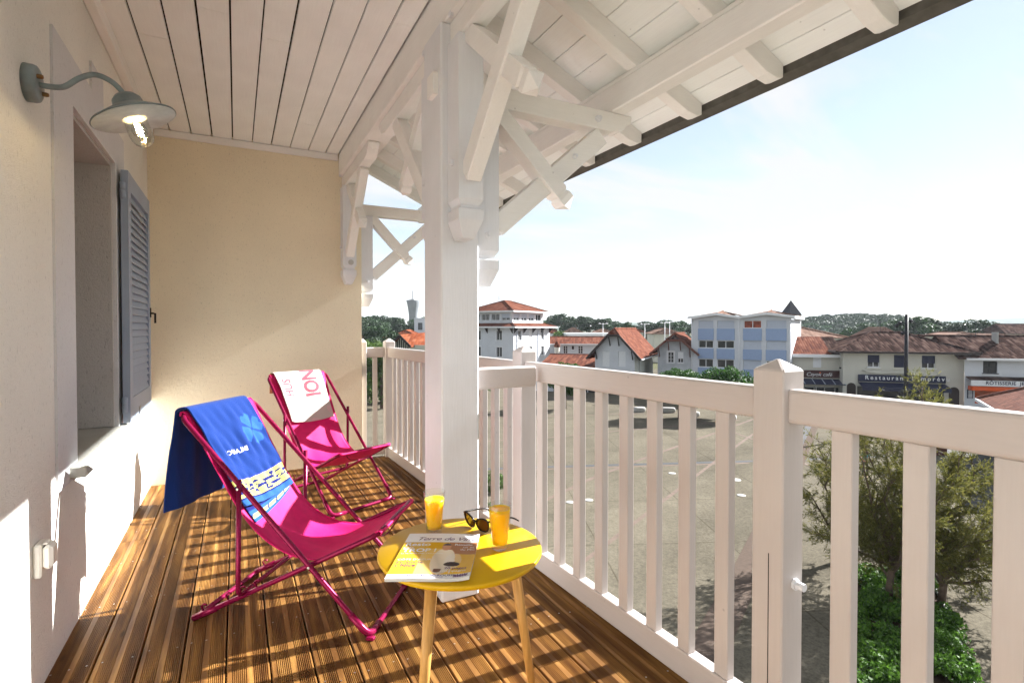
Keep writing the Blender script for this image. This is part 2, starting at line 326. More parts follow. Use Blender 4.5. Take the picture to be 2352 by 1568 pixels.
def printmat(name, rough=0.9, bump=0.0, sheen=0.0):
    """printed cloth or paper: flat print stored per vertex"""
    m, n, l, b = newmat(name); a = n.new('ShaderNodeAttribute'); a.attribute_name = 'print'
    l.new(a.outputs['Color'], b.inputs['Base Color']); b.inputs['Roughness'].default_value = rough; b.inputs['Specular IOR Level'].default_value = 0.15
    if sheen: b.inputs['Sheen Weight'].default_value = sheen
    if bump:
        t = n.new('ShaderNodeTexCoord'); z = n.new('ShaderNodeTexNoise'); z.inputs['Scale'].default_value = 420; z.inputs['Detail'].default_value = 2; l.new(t.outputs['Object'], z.inputs['Vector'])
        bp = n.new('ShaderNodeBump'); bp.inputs['Strength'].default_value = bump; bp.inputs['Distance'].default_value = 0.003; l.new(z.outputs['Fac'], bp.inputs['Height']); l.new(bp.outputs[0], b.inputs['Normal'])
    return m

M = {}
M['stucco'] = stucco('cream_render', (0.85, 0.835, 0.78)); M['stucco_shade'] = stucco('cream_render_shade', (0.88, 0.79, 0.60))  # both walls share one paint; the second has the end wall's shade coloured in
M['stucco_grey'] = stucco('grey_render', (0.52, 0.50, 0.48), 180, 1.0)
M['band'] = stucco('pale_band', (0.66, 0.66, 0.67), 320, 0.4)
M['sill'] = simple('cement_sill', (0.42, 0.42, 0.38), 0.85, var=0.12, scale=5, bump=0.3, bscale=90)
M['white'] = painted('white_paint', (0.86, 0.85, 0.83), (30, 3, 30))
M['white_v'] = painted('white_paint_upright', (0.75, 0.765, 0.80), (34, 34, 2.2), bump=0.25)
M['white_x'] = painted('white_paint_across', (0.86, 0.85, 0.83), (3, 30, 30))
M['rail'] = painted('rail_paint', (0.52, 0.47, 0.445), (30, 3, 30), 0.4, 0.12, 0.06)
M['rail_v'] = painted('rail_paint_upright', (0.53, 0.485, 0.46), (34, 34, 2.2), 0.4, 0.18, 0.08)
M['ceil'] = painted('ceiling_paint', (0.90, 0.925, 0.92), (30, 1.6, 30), 0.6, 0.15, 0.06)
M['deck'] = deckwood()
M['dark'] = simple('dark_void', (0.02, 0.018, 0.015), 0.9)
M['zinc'] = simple('zinc_edge', (0.10, 0.095, 0.085), 0.5, 0.3, var=0.2, scale=20)
M['steel'] = simple('steel', (0.5, 0.48, 0.45), 0.35, 0.9)
M['brass'] = simple('old_brass', (0.22, 0.13, 0.06), 0.4, 0.8)
M['shutter'] = painted('shutter_paint', (0.34, 0.41, 0.52), (30, 30, 3), 0.5, 0.15, 0.1)
M['lamp'] = simple('lamp_paint', (0.22, 0.265, 0.275), 0.38, 0.25, var=0.25, scale=14, bump=0.08, bscale=60)
M['lamp_in'] = simple('lamp_inside', (0.80, 0.81, 0.78), 0.4, 0.0, var=0.08, scale=30)
M['plastic'] = simple('white_plastic', (0.78, 0.76, 0.70), 0.35, var=0.03)
M['pink'] = simple('pink_canvas', (0.64, 0.010, 0.135), 0.62, var=0.07, scale=30, bump=0.25, bscale=700, bdist=0.001)
M['tube'] = simple('crimson_tube', (0.22, 0.006, 0.050), 0.26, 0.35, var=0.1)
M['yellow'] = simple('yellow_lacquer', (0.60, 0.35, 0.006), 0.3, var=0.06, scale=9, bump=0.05, bscale=120, bdist=0.001)
M['beech'] = simple('pale_beech', (0.52, 0.28, 0.08), 0.4, var=0.15, scale=3, stretch=(40, 40, 2))
M['glass'] = glassmat('clear_glass')
M['pane'] = simple('window_pane', (0.02, 0.023, 0.027), 0.06, var=0.3, scale=0.6, spec=0.5)
M['juice'] = simple('orange_juice', (0.95, 0.50, 0.006), 0.35, var=0.05); _j = M['juice'].node_tree.nodes['Principled BSDF']; _j.inputs['Subsurface Weight'].default_value = 1.0; _j.inputs['Subsurface Radius'].default_value = (1.0, 0.55, 0.08); _j.inputs['Subsurface Scale'].default_value = 0.045
M['blackpl'] = simple('black_plastic', (0.014, 0.011, 0.010), 0.25)
M['lens'] = simple('amber_lens', (0.10, 0.035, 0.008), 0.06, spec=0.8)
# ================================================================== the veranda
XW = -0.025                 # face of the house wall
YB = 4.82                   # face of the end wall
ZC = 2.70                   # ceiling
# ---- house wall with the window opening
OY0, OY1, OZ0, OZ1 = 2.72, 3.575, 0.655, 2.095
hw = empty('house_wall', (XW, 0, 0), label='long cream rendered house wall with a deep window opening', cat='wall')
def wall_with_hole():
    ys = [-1.0, OY0, OY1, YB + 0.25]; zs = [GZ, OZ0, OZ1, 3.2]; D = -0.32; V = []; F = []
    for y in ys:
        for z in zs: V.append((0, y, z))
    for i in range(3):
        for j in range(3):
            if (i, j) == (1, 1): continue
            a = i * 4 + j; F.append((a, a + 4, a + 5, a + 1))
    n = len(V)
    for y, z in ((OY0, OZ0), (OY1, OZ0), (OY1, OZ1), (OY0, OZ1)): V += [(0, y, z), (D, y, z)]
    for k in range(4):
        a = n + 2 * k; b = n + 2 * ((k + 1) % 4); F.append((a, a + 1, b + 1, b))
    return V, F
V, F = wall_with_hole(); rw = mk('render', V, F, M['stucco'], hw)
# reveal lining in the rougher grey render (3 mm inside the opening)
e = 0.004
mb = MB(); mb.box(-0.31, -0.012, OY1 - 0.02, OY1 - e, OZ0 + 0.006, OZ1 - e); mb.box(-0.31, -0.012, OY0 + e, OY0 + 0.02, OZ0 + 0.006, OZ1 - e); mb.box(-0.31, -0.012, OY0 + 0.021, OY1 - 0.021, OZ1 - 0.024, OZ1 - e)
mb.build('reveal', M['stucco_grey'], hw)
# flat band round the opening with a raised key block, 8 mm proud
def band():
    P = [(2.46, 0.60), (2.46, 2.285), (3.045, 2.285), (3.045, 2.415), (3.285, 2.415), (3.285, 2.285), (3.815, 2.285), (3.815, 0.60), (OY1 - 0.004, 0.60), (OY1 - 0.004, OZ1 - 0.002), (OY0 + 0.004, OZ1 - 0.002), (OY0 + 0.004, 0.60)]
    quads = [((2.46, 0.60), (OY0 + 0.002, 2.285)), ((OY0 + 0.002, OZ1 - 0.002), (OY1 - 0.002, 2.285)), ((OY1 - 0.002, 0.60), (3.815, 2.285)), ((3.045, 2.285), (3.285, 2.415))]
    m = MB()
    for (y0, z0), (y1, z1) in quads: m.box(-0.01, 0.009, y0, y1, z0, z1)
    return m
band().build('window_band', M['band'], hw)
box('window_sill', -0.30, 0.062, 2.60, 3.68, 0.615, 0.658, M['sill'], hw, 0.004)
wf = MB()
for a in ((-0.30, -0.25, OY0 + 0.02, OY0 + 0.08, 0.66, OZ1 - 0.03), (-0.30, -0.25, OY1 - 0.08, OY1 - 0.022, 0.66, OZ1 - 0.03), (-0.30, -0.25, OY0 + 0.081, OY1 - 0.081, 0.66, 0.72), (-0.30, -0.25, OY0 + 0.081, OY1 - 0.081, OZ1 - 0.09, OZ1 - 0.03), (-0.30, -0.25, 3.12, 3.18, 0.721, OZ1 - 0.091)): wf.box(*a)
win = wf.build('window', M['plastic'], hw)
box('pane', -0.285, -0.275, OY0 + 0.03, OY1 - 0.03, 0.67, OZ1 - 0.05, M['pane'], win)
# cables-free weatherproof socket
so = empty('wall_socket', (XW, 2.24, 0.445), label='small white weatherproof socket low on the cream wall', cat='socket')
box('back_plate', 0.0, 0.022, -0.036, 0.036, -0.055, 0.055, M['plastic'], so, 0.006)
box('cover', 0.0225, 0.05, -0.032, 0.032, -0.03, 0.048, M['plastic'], so, 0.01)
box('hinge', 0.0225, 0.035, -0.02, 0.02, 0.0485, 0.055, M['plastic'], so, 0.002)
# ---- end wall
ew = empty('end_wall', (0, YB, 0), label='cream rendered wall, tan shade in its colour, closing the far end of the veranda', cat='wall')
box('render', XW - 0.25, 1.555, 0, 0.24, GZ, 3.3, M['stucco_shade'], ew)

# ---- deck floor: grooved planks
DK = empty('deck_floor', (0, 0, 0), kind='structure')
PW = 0.134; PITCH = 0.1395; DT = 0.028
def plank_profile():
    pts = []; x = 0.004; pts.append((0.0, -0.004)); pts.append((0.003, 0.0))
    def flat(w):
        nonlocal x; x += w; pts.append((x, 0.0))
    def grooves(k):
        nonlocal x
        for _ in range(k):
            pts.append((x + 0.0012, -0.0035)); pts.append((x + 0.0030, -0.0035)); pts.append((x + 0.0042, 0.0)); pts.append((x + 0.0060, 0.0)); x += 0.0060
    flat(0.012); grooves(8); flat(0.018); grooves(8); flat(PW - x - 0.003)
    pts.append((PW, -0.004)); return pts
prof = plank_profile()
def plank_mesh(y0, y1):
    n = len(prof); V = [(p[0], y, p[1]) for y in (y0, y1) for p in prof] + [(0, y0, -DT), (PW, y0, -DT), (0, y1, -DT), (PW, y1, -DT)]
    F = [(i, i + 1, n + i + 1, n + i) for i in range(n - 1)]; b = 2 * n
    F += [(b, b + 2, b + 3, b + 1), (0, n, b + 2, b), (n - 1, b + 1, b + 3, 2 * n - 1), tuple([b + 1] + list(range(n - 1, -1, -1)) + [b]), tuple([b + 2] + list(range(n, 2 * n)) + [b + 3])]
    me = bpy.data.meshes.new('plank'); me.from_pydata(V, [], F); me.materials.append(M['deck']); return me
rnd = random.Random(4)
lens = {}
def pl(y0, y1):
    k = (round(y0, 3), round(y1, 3))
    if k not in lens: lens[k] = plank_mesh(y0, y1)
    return lens[k]
for i in range(14):
    x = XW + 0.0035 + i * PITCH - 0.014
    yend = YB - 0.004 if x + PW < 1.56 else 4.955
    j = (3.62, 1.05, 2.95, 0.2, 3.35, 1.6)[i % 6]
    if i in (2, 3): j = 0.4
    for a, b in ((-0.9, j - 0.002), (j + 0.002, yend)): link_mesh('plank', pl(a, b), DK, (x, 0, rnd.uniform(-0.0008, 0.0008)))
# screw heads in pairs over the joists
mb = MB()
for i in range(14):
    x = XW + 0.0035 + i * PITCH - 0.014
    for yj in np.arange(0.9, 4.8, 0.48):
        for dx in (0.018, 0.067, 0.116) if i % 3 == 0 else (0.022, 0.112):
            cx = x + dx; cy = yj + rnd.uniform(-0.012, 0.012)
            V = [(cx + 0.0036 * math.cos(a), cy + 0.0036 * math.sin(a), 0.0012) for a in np.linspace(0, 2 * math.pi, 7)[:-1]]
            mb.add(V, [tuple(range(6))])
tag(mb.build('screw_heads', M['steel'], DK), kind='stuff')
for yj in np.arange(-0.8, 4.9, 0.48): box('joist', XW + 0.01, 1.80, yj - 0.03, yj + 0.03, -0.14, -DT - 0.001, M['dark'], DK)
box('slab', XW - 0.05, 1.70, -0.95, 4.95, -0.36, -0.16, M['stucco_grey'], DK)
box('fascia_board', 1.805, 1.828, -0.95, 4.97, -0.20, -0.034, M['rail'], DK)

# ---- flat ceiling of painted boards
CE = empty('ceiling', (0, 0, ZC), kind='structure')
yb0 = -0.7
cjoin = [4.0, 3.3, 1.2, 2.9, 1.7, 3.05, 0.9, 4.2, 2.1, 2.6]
xs0 = 0.055
def cboard(w, y0, y1):
    bm = bmesh.new(); bm_box(bm, 0, w, y0, y1, 0, 0.02); bevel_bm(bm, 0.0022)
    me = bpy.data.meshes.new('board'); bm.to_mesh(me); bm.free(); me.materials.append(M['ceil']); return me
for i in range(10):
    x = xs0 + (i - 0) * 0.1415 - 0.0715
    if x < XW: w = 0.1415 - 0.005; 
    gap = rnd.uniform(0.006, 0.0105)
    w = 0.1415 - gap; x1 = min(x + w, 1.355); j = cjoin[i]
    for a, b in ((yb0, j - 0.0008), (j + 0.0008, YB - 0.004)):
        link_mesh('board', cboard(x1 - x, a, b), CE, (x, 0, rnd.uniform(-0.001, 0.001)))
box('ceiling_backing', XW - 0.02, 1.36, yb0, YB + 0.2, 0.022, 0.05, M['dark'], CE)
box('wall_trim', XW + 0.001, XW + 0.045, yb0, YB - 0.03, -0.075, -0.003, M['white'], CE, 0.004)
box('end_trim', XW + 0.046, 1.354, YB - 0.026, YB - 0.001, -0.055, -0.003, M['white_x'], CE, 0.003)

# ---- sloping eaves
SL = 0.45
def zraf(x): return 2.471 - SL * (x - 2.287)          # underside of the rafters
EV = empty('eaves_roof', (0, 0, 0), kind='structure')
RH, RW = 0.095, 0.068
cs = 1 / math.sqrt(1 + SL * SL)
raf_y = [1.157 - RW + 0.4655 * k for k in range(-3, 10)]
for y in raf_y:
    xa, xb = 1.50, 2.735
    dz = RH / cs
    poly = [(xa, zraf(xa)), (xb - 0.10, zraf(xb - 0.10)), (xb - 0.035, zraf(xb - 0.035) + 0.018), (xb, zraf(xb) + 0.045), (xb, zraf(xb) + dz), (xa, zraf(xa) + dz)]
    prism('rafter', poly, 'y', y, y + RW, M['white_x'], EV, 0.003)
def zboard(x): return zraf(x) + RH / cs
bw = 0.148
k = 0
x = 1.44
while x < 2.74:
    x1 = min(x + bw * cs - 0.0055, 2.745)
    V = [(x, yb0, zboard(x)), (x1, yb0, zboard(x1)), (x1, 5.55, zboard(x1)), (x, 5.55, zboard(x))]
    V += [(a, b, c + 0.02) for a, b, c in V]
    mk('roof_board', V, [(0, 3, 2, 1), (4, 5, 6, 7), (0, 1, 5, 4), (1, 2, 6, 5), (2, 3, 7, 6), (3, 0, 4, 7)], M['ceil'], EV)
    x = x + bw * cs; k += 1
prism('roof_underlay', [(1.40, zboard(1.40) + 0.022), (2.75, zboard(2.75) + 0.022), (2.75, zboard(2.75) + 0.07), (1.40, zboard(1.40) + 0.07)], 'y', yb0, 5.56, M['dark'], EV)
prism('roof_tiles', [(1.2, zboard(1.2) + 0.072), (2.80, zboard(2.80) + 0.072), (2.80, zboard(2.80) + 0.12), (1.2, zboard(1.2) + 0.12)], 'y', yb0, 5.58, simple('clay', (0.35, 0.09, 0.04), 0.8), EV)
prism('eaves_edge', [(2.747, 2.335), (2.80, 2.315), (2.81, 2.40), (2.747, 2.43)], 'y', yb0, 5.57, M['zinc'], EV)
box('purlin', 2.287, 2.375, yb0, 5.5, 2.312, 2.447, M['white'], EV, 0.006)
prism('purlin_wedge', [(2.292, 2.448), (2.37, 2.448), (2.37, zraf(2.37) - 0.001), (2.292, zraf(2.292) - 0.001)], 'y', yb0, 5.5, M['white'], EV)
box('wall_plate', 1.362, 1.53, yb0, YB - 0.002, 2.512, 2.702, M['white'], EV, 0.005)
box('plate_light_block', 1.37, 1.525, yb0, 5.5, 2.7035, zboard(1.53) - 0.01, M['white'], EV)  # unseen fill added between plate and roof boards to block light

# ---- posts with their brackets
def pendant(name, x0, x1, y0, y1, zb, zt, outx=0, outy=0, parent=None):
    """short hanging post with a notch and a chamfered foot on the free side"""
    zs = [zb, zb + 0.075, zb + 0.118, zb + 0.128, zb + 0.138, zb + 0.16, zt]
    ins = [0.03, 0.0, 0.0, 0.014, 0.014, 0.0, 0.0]
    V = []
    for z, i in zip(zs, ins):
        ax0 = x0 + (i if outx <= 0 else 0) * (1 if outx == 0 else 1); ax1 = x1 - i * (1 if outx >= 0 else 0)
        ay0 = y0 + i * (1 if outy <= 0 else 0); ay1 = y1 - i * (1 if outy >= 0 else 0)
        V += [(ax0, ay0, z), (ax1, ay0, z), (ax1, ay1, z), (ax0, ay1, z)]
    F = [(3, 2, 1, 0)]
    for k in range(len(zs) - 1):
        for i in range(4): F.append((4 * k + i, 4 * k + (i + 1) % 4, 4 * k + 4 + (i + 1) % 4, 4 * k + 4 + i))
    n = 4 * (len(zs) - 1); F.append((n, n + 1, n + 2, n + 3))
    return mk(name, V, F, M['white_v'], parent)
def arm_profile(L, h):          # shaped end of a bracket arm (u outward, z up), underside scroll
    return [(0, 0), (L - 0.13, 0), (L - 0.10, 0.012), (L - 0.085, 0.004), (L - 0.05, 0.02), (L - 0.03, 0.05), (L - 0.012, 0.052), (L, h * 0.8), (L, h), (0, h)]
def bolt(p, axis, parent, r=0.012, l=0.022):
    d = {'y': Matrix.Rotation(R(90), 4, 'X'), 'x': Matrix.Rotation(R(90), 4, 'Y')}[axis]
    lathe('bolt', [(r * 1.5, 0), (r * 1.5, l * 0.25), (r, l * 0.25), (r, l)], M['white_v'], parent, 8, Matrix.Translation(p) @ d, False)
def xbracket(P, y, x0, ztop=2.31):      # bracket reaching out over the railing (towards +X)
    u = [(x0 - 0.20 + a, 2.212 + b) for a, b in arm_profile(2.42 - x0 + 0.20, 0.098)]
    prism('bracket_arm', u, 'y', y + 0.005, y + 0.085, M['white_x'], P, 0.003)
    pendant('pendant', x0 + 0.001, x0 + 0.108, y - 0.015, y + 0.095, 1.388, 2.208, 1, 0, P)
    beam('brace', (x0 + 0.112, y + 0.045, 1.665), (2.235, y + 0.045, 2.185), 0.07, 0.095, M['white_x'], P)
    beam('cross_brace', (x0 + 0.10, y + 0.030, 2.20), (2.035, y + 0.030, 1.80), 0.088, 0.075, M['white_x'], P, tip=True)
    bolt((x0 + 0.055, y - 0.016, 1.62), 'y', P); bolt((2.20, y + 0.004, 2.26), 'y', P); bolt((2.06, y + 0.009, 2.05), 'y', P, 0.009)
def ybracket(P, x, y0, sgn):            # bracket under the wall plate, towards +Y / -Y
    L = 1.05
    pr = arm_profile(L, 0.095)
    prism('bracket_arm', [(y0 + sgn * a, 2.414 + b) for a, b in pr], 'x', x + 0.005, x + 0.085, M['white'], P, 0.003)
    ya, yb = (y0 + sgn * 0.002, y0 + sgn * 0.128); 
    pendant('pendant', x - 0.008, x + 0.104, min(ya, yb), max(ya, yb), 1.575, 2.41, 0, sgn, P)
    beam('brace', (x + 0.045, y0 + sgn * 0.13, 1.83), (x + 0.045, y0 + sgn * 0.72, 2.42), 0.066, 0.09, M['white'], P)
    beam('cross_brace', (x + 0.052, y0 + sgn * 0.12, 2.43), (x + 0.052, y0 + sgn * 0.66, 1.985), 0.06, 0.075, M['white'], P, tip=True)
    bolt((x + 0.05 - 0.0, y0 + sgn * 0.128, 1.70), 'y', P) if False else None
    for zz in (2.50, 1.88): box('peg', x - 0.022, x - 0.0085, min(y0 + sgn * 0.05, y0 + sgn * 0.075), max(y0 + sgn * 0.05, y0 + sgn * 0.075), zz, zz + 0.022, M['white_v'], P)
PX0, PX1, PY0, PY1 = 1.345, 1.522, 2.168, 2.40
vp = empty('veranda_post', (0, 0, 0), label='thick white timber veranda post with carved brackets, standing behind the yellow table', cat='post', group='white veranda posts')
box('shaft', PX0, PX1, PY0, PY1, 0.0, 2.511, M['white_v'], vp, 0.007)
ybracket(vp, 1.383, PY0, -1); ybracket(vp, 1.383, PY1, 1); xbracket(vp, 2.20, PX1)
box('tie_rail', PX1 + 0.001, 1.845, 2.21, 2.25, 0.915, 1.015, M['rail'], vp, 0.008)
vp2 = empty('veranda_post', (0, 0, 0), label='white carved timber bracket post fixed on the veranda end wall', cat='post', group='white veranda posts')
box('shaft', 1.40, 1.554, YB - 0.002 - 0.0, YB + 0.05, 2.20, 2.511, M['white_v'], vp2, 0.004) if False else None
ybracket(vp2, 1.383, YB, -1); xbracket(vp2, YB + 0.05, 1.556)
lathe('bolt_plate', [(0.024, 0), (0.024, 0.004), (0.014, 0.004), (0.014, 0.012)], M['steel'], vp2, 8, Matrix.Translation((1.44, YB - 0.129, 1.76)) @ Matrix.Rotation(R(90), 4, 'X'), False)

# ---- railing
RA = empty('balcony_railing', (0, 0, 0), label='white painted wooden balcony railing with square balusters and pointed posts', cat='railing')
def rx(y): return 1.783 + (4.90 - y) * 0.0262      # inner face of the posts
def rz(y): return 1.017 + (4.90 - y) * 0.0032      # top of the rail
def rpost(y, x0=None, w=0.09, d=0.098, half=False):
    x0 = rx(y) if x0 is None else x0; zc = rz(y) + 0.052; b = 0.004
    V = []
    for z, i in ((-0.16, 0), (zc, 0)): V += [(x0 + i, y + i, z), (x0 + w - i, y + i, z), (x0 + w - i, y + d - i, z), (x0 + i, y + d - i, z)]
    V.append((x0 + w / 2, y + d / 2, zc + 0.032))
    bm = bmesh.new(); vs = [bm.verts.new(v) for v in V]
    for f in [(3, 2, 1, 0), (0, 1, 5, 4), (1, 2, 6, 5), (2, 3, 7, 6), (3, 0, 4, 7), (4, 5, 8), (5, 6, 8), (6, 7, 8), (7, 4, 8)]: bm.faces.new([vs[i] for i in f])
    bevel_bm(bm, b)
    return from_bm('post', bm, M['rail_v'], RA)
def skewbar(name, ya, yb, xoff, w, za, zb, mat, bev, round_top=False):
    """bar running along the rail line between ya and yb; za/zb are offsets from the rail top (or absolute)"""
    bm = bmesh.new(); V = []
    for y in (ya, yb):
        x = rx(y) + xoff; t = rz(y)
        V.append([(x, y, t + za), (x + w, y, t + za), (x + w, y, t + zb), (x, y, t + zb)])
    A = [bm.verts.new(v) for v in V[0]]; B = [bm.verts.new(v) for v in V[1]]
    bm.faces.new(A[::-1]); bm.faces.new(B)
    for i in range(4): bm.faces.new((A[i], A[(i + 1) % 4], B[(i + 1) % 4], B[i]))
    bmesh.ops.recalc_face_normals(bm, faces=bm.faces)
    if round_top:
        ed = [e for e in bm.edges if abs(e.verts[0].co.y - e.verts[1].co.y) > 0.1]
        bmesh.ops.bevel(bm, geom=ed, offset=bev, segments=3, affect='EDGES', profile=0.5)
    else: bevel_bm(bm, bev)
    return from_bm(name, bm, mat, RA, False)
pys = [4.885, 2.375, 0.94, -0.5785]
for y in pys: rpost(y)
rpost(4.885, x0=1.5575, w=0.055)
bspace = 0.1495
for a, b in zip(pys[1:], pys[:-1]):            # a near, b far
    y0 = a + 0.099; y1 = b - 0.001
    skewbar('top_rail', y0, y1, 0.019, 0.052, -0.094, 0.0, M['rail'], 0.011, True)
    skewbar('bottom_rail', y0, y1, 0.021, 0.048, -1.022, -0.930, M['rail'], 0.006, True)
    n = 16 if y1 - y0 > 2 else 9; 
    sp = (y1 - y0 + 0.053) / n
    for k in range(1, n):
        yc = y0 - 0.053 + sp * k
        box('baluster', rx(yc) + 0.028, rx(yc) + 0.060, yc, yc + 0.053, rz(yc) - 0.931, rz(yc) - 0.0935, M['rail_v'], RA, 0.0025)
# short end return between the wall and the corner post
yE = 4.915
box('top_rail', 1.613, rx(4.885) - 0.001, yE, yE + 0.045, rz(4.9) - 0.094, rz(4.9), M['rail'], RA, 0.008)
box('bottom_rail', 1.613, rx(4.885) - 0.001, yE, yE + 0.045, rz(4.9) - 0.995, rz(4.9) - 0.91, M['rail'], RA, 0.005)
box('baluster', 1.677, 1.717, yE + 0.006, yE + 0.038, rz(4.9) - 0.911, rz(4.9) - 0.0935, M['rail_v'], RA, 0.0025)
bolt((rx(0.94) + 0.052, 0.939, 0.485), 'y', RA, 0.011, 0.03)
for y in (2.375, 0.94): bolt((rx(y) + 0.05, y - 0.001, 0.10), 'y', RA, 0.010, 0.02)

box('drying_crack', rx(0.94) - 0.0006, rx(0.94) + 0.001, 0.981, 0.9835, 0.02, 0.565, M['dark'], RA)
# ---- louvred shutter folded back against the wall
SH = empty('window_shutter', (0.0, 3.60, 0.67), label='blue grey louvred shutter folded open beside the window', cat='shutter')
sw, shh, st = 0.82, 1.40, 0.034
mb = MB()
for a in ((0, st, 0, 0.085, 0, shh), (0, st, sw - 0.075, sw, 0, shh), (0.001, st - 0.001, 0.0855, sw - 0.0755, 0, 0.13), (0.001, st - 0.001, 0.0855, sw - 0.0755, shh - 0.10, shh)): mb.box(*a)
mb.build('frame', M['shutter'], SH)
ns = 27
slm = None
for k in range(ns):
    z = 0.135 + (shh - 0.24) * (k + 0.5) / ns
    if slm is None:
        V = [(0.006, 0.086, 0.027), (0.011, 0.086, 0.030), (0.031, 0.086, -0.024), (0.026, 0.086, -0.027)]; V += [(a, sw - 0.076, c) for a, b, c in V]
        slm = bpy.data.meshes.new('slat'); slm.from_pydata(V, [], [(3, 2, 1, 0), (4, 5, 6, 7), (0, 1, 5, 4), (1, 2, 6, 5), (2, 3, 7, 6), (3, 0, 4, 7)]); slm.materials.append(M['shutter'])
    link_mesh('slat', slm, SH, (0, 0, z))
for z in (0.10, shh - 0.115):
    lathe('hinge', [(0.0, -0.045), (0.013, -0.043), (0.013, -0.001), (0.0115, 0), (0.013, 0.001), (0.013, 0.043), (0.0, 0.045)], M['shutter'], SH, 12, Matrix.Translation((0.012, -0.017, z)))
lb = empty('catch', (st, sw - 0.02, 0.62), parent=SH)
mb = MB(); mb.box(-0.004, 0.006, -0.012, 0.018, -0.02, 0.045); mb.box(0.0062, 0.02, 0.0, 0.05, 0.002, 0.014); mb.box(0.0205, 0.032, 0.018, 0.034, -0.06, 0.01); mb.build('latch', M['blackpl'], lb)
tube('wind_hook', smooth_path([(0.03, 0.06, -0.012), (0.05, 0.10, -0.016), (0.058, 0.15, -0.012), (0.055, 0.17, 0.02), (0.052, 0.185, 0.055), (0.05, 0.23, 0.062)], 5), 0.004, M['steel'], SH, 6)

# ---- swan neck wall lamp
LP = empty('wall_lamp', (XW, 2.21, 1.975), label='grey enamel swan neck wall lamp with a lit bulb in clear glass', cat='lamp')
Rx = Matrix.Rotation(R(90), 4, 'Y')
lathe('wall_plate', [(0.058, 0.0), (0.058, 0.022), (0.055, 0.030), (0.048, 0.034), (0.0, 0.034)], M['lamp'], LP, 40, Rx)
for dy, dz in ((-0.027, 0.016), (0.027, -0.02)):
    lathe('screw', [(0.007, 0.033), (0.007, 0.045), (0.005, 0.050), (0, 0.050)], M['brass'], LP, 8, Matrix.Translation((0, dy, dz)) @ Rx, False)
hx, hz = 0.255, 0.012                     # head joint
tube('arm', smooth_path([(0.030, 0, 0.0), (0.060, 0, -0.001), (0.095, 0, 0.006), (0.135, 0, 0.042), (0.175, 0, 0.062), (0.215, 0, 0.052), (0.243, 0, 0.028), (hx + 0.001, 0, 0.004)], 6), 0.0088, M['lamp'], LP, 14)
HM = Matrix.Translation((hx, 0, hz)) @ Matrix.Rotation(R(-20), 4, 'Y')
lathe('shade', [(0.010, 0.006), (0.030, 0.0), (0.043, -0.014), (0.047, -0.034), (0.060, -0.042), (0.127, -0.076), (0.129, -0.080), (0.126, -0.080), (0.060, -0.046), (0.044, -0.040)], M['lamp'], LP, 56, HM)
lathe('reflector', [(0.1255, -0.0815), (0.060, -0.0475), (0.045, -0.0425), (0.045, -0.044), (0.060, -0.049), (0.1255, -0.083)], M['lamp_in'], LP, 56, HM)
lathe('gland', [(0.044, -0.036), (0.044, -0.046), (0.034, -0.046), (0.034, -0.012)], M['blackpl'], LP, 32, HM)
lathe('socket', [(0.017, -0.012), (0.017, -0.060), (0.019, -0.062), (0.019, -0.082), (0.012, -0.084)], simple('lamp_socket', (0.62, 0.44, 0.20), 0.5), LP, 24, HM)
gl = lathe('glass', [(0.0345, -0.040), (0.0345, -0.135), (0.0325, -0.150), (0.026, -0.164), (0.014, -0.173), (0.0, -0.176)], M['glass'], LP, 40, HM)
sol = gl.modifiers.new('thickness', 'SOLIDIFY'); sol.thickness = 0.002; sol.offset = -1
bb = lathe('bulb', [(0.010, -0.083), (0.012, -0.092), (0.020, -0.106), (0.0235, -0.120), (0.020, -0.134), (0.010, -0.143), (0.0, -0.145)], M['glass'], LP, 24, HM)
sol = bb.modifiers.new('thickness', 'SOLIDIFY'); sol.thickness = 0.0008; sol.offset = -1
V, F = tube_vf([HM @ Vector(p) for p in smooth_path([(0.0, 0, -0.086), (-0.006, 0.0, -0.105), (0.010, 0.004, -0.112), (-0.008, 0.004, -0.120), (0.008, -0.004, -0.126), (0.0, 0, -0.132)], 6)], 0.0022, 8)
mk('filament', V, F, emit('filament_glow', (1.0, 0.68, 0.30), 120), LP, True)
# ================================================================== furniture and small things
from mathutils.bvhtree import BVHTree
def glyphs(s, size, bold=0.0, space=1.0, sx=1.0):
    """flat lettering -> test whether a point of the print lies inside a letter"""
    m = bpy.data.materials.get('scratch') or bpy.data.materials.new('scratch')
    o = text_mesh('scratch', s, size, m, bold=bold, space=space); me = o.data
    vs = [(v.co.x * sx, v.co.y, 0.0) for v in me.vertices]; fs = [tuple(p.vertices) for p in me.polygons]
    w = max(v[0] for v in vs); bpy.data.objects.remove(o, do_unlink=True)
    t = BVHTree.FromPolygons(vs, fs)
    def inside(x, y): return t.ray_cast(Vector((x, y, 1)), Vector((0, 0, -1)))[0] is not None
    return inside, w
def cloth(name, P, nu, nv, pr, mat, parent=None, thick=0.004):
    """P(a,b)->Vector, pr(a,b)->colour, a,b in 0..1"""
    V = []; C = []; F = []
    for i in range(nu + 1):
        for j in range(nv + 1):
            a, b = i / nu, j / nv; V.append(P(a, b)); C += [*pr(a, b), 1.0]
    for i in range(nu):
        for j in range(nv):
            k = i * (nv + 1) + j; F.append((k, k + 1, k + nv + 2, k + nv + 1))
    o = mk(name, V, F, mat, parent, True); at_ = o.data.color_attributes.new('print', 'FLOAT_COLOR', 'POINT'); at_.data.foreach_set('color', C)
    if thick:
        s = o.modifiers.new('thickness', 'SOLIDIFY'); s.thickness = thick; s.offset = 1
    return o
M['towel'] = printmat('terry_print', 0.95, 0.9, 0.12); M['paper'] = printmat('glossy_print', 0.22)

